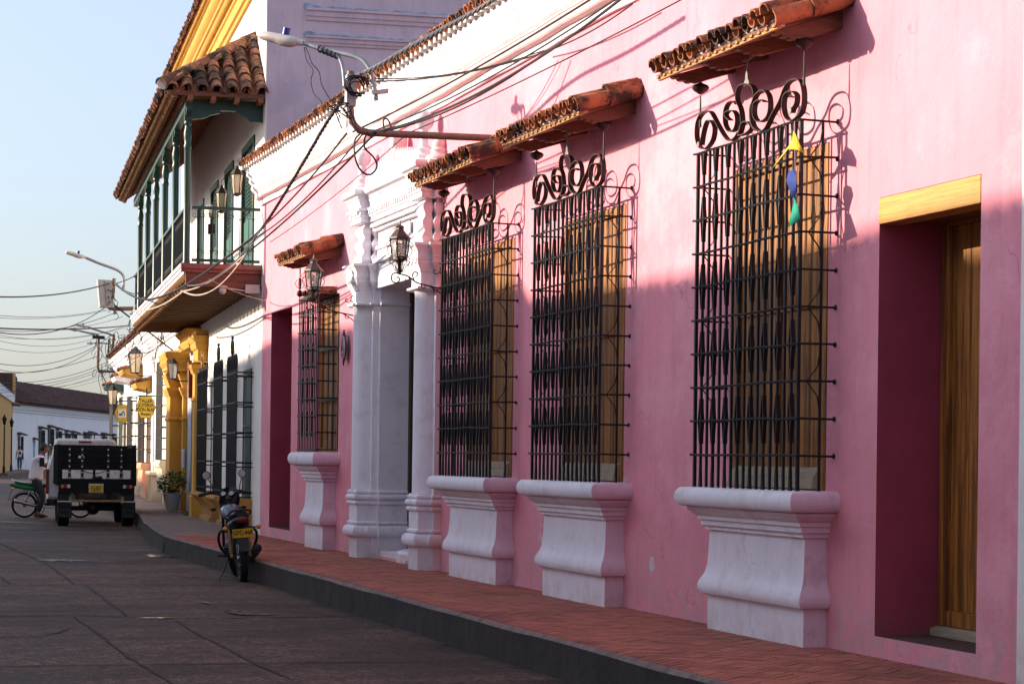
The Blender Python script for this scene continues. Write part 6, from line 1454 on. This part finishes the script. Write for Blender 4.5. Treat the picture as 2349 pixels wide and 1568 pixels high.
for s in (-1,1):
    hp=chain(v,e,r,0,[((.02,s*.10,.80),(.10,.10)),((.14+(.0 if s<0 else .04),s*.22,.50),.070),((.10,s*.25,.42),.062),((.05,s*.26,.20),.048),((.03,s*.26,.10),.036),((.03,s*.26,.055),.034)])
    chain(v,e,r,hp,[((.10,s*.26,.035),.032),((.18,s*.265,.028),.026)])
body=skinned('body',v,e,r,'skin',rd)
def cloth(name,pts,m,par,extra=[],seg=18):
    g=MB(); 
    for P in pts:
        rs=[]; n=seg
        for (c,a,b) in P: rs.append([(c[0]+a*math.cos(2*PI*k/n),c[1]+b*math.sin(2*PI*k/n),c[2]) for k in range(n)])
        g.rings(rs)
    return g.build(name,m,par,smooth=70)
v=[(-.01,0,.83)]; e=[]; r=[(.17,.20)]
ch=chain(v,e,r,0,[((.0,0,.95),(.155,.18)),((.01,0,1.13),(.135,.165)),((.05,0,1.27),(.135,.19)),((.095,0,1.38),(.10,.14)),((.115,0,1.425),(.075,.075))])
for s in (-1,1): chain(v,e,r,ch-1,[((.10,s*.16,1.37),.082),((.14,s*.20,1.30),.075),((.20,s*.21,1.235),.072)])
skinned('t_shirt',v,e,r,'shirt_white',rd)
v=[(.0,0,.90)]; e=[]; r=[(.14,.16)]; chain(v,e,r,0,[((0,0,.95),(.135,.155))])
for s in (-1,1): chain(v,e,r,0,[((.03,s*.10,.79),(.115,.115)),((.10,s*.18,.62),.095),((.14+(.0 if s<0 else .04),s*.22,.49),.082),((.10,s*.25,.38),.072),((.06,s*.26,.22),.062),((.04,s*.26,.13),.056)])
skinned('trousers',v,e,r,'trousers',rd)
head(rd,(.185,0,1.60),(.9,.25,-.12))
for s in (-1,1): g=MB(); rs=[[(.0+x,s*.26+w*math.cos(2*PI*k/12),.0+.02+h*(.5+.5*math.sin(2*PI*k/12))) for k in range(12)] for x,w,h in ((-.03,.03,.03),(.0,.045,.04),(.1,.052,.075),(.19,.05,.06),(.25,.03,.03))]; g.rings(rs); g.build('shoe','sandal',rd,smooth=60)
# walker at the far left
wk=empty('person',(13.62,160.5,.12),rad(0),'man in a printed white T-shirt and blue jeans walking at the ochre house corner','person')
v=[(0,0,.95)]; e=[]; r=[(.14,.11)]
ch=chain(v,e,r,0,[((0,0,1.1),(.10,.07)),((0,0,1.3),(.11,.07)),((0,0,1.42),(.09,.06)),((0,0,1.49),(.055,.055)),((0,-.01,1.55),(.05,.05))])
for s in (-1,1):
    w_=chain(v,e,r,ch-2,[((s*.18,0,1.40),.055),((s*.24,.02,1.15),.042),((s*.26,-.04,.95),.034),((s*.26,-.07,.87),.025)]); hand(v,e,r,w_,(0,-.1,-1),(0,-1,0),(-s,0,0),.4)
    hp=chain(v,e,r,0,[((s*.09,0,.88),.09),((s*.09,-.06*s,.50),.06),((s*.085,.0+.06*s,.10),.042)]); chain(v,e,r,hp,[((s*.09,-.12+.06*s,.04),.036)])
skinned('body',v,e,r,'skin',wk)
v=[(0,0,.92)]; e=[]; r=[(.155,.12)]; ch=chain(v,e,r,0,[((0,0,1.1),(.15,.115)),((0,0,1.3),(.18,.125)),((0,0,1.42),(.13,.09)),((0,0,1.465),(.07,.07))])
for s in (-1,1): chain(v,e,r,ch-1,[((s*.18,0,1.40),.075),((s*.225,.01,1.24),.065)])
tt=skinned('t_shirt',v,e,r,'shirt_white',wk); g=MB(); g.box(-.07,.09,-.137,-.13,1.16,1.34); g.build('print','ink',wk)
v=[(0,0,.93)]; e=[]; r=[(.15,.12)]
for s in (-1,1): chain(v,e,r,0,[((s*.09,0,.86),.10),((s*.09,-.06*s,.50),.075),((s*.085,.06*s,.14),.062)])
skinned('jeans',v,e,r,'jeans',wk); head(wk,(0,-.02,1.645),(0,-1,0))
for s in (-1,1): g=MB(); g.sphere((s*.09,-.07+.06*s,.045),.06,8,sq=(.8,2,.7)); g.build('shoe','sandal',wk,smooth=60)
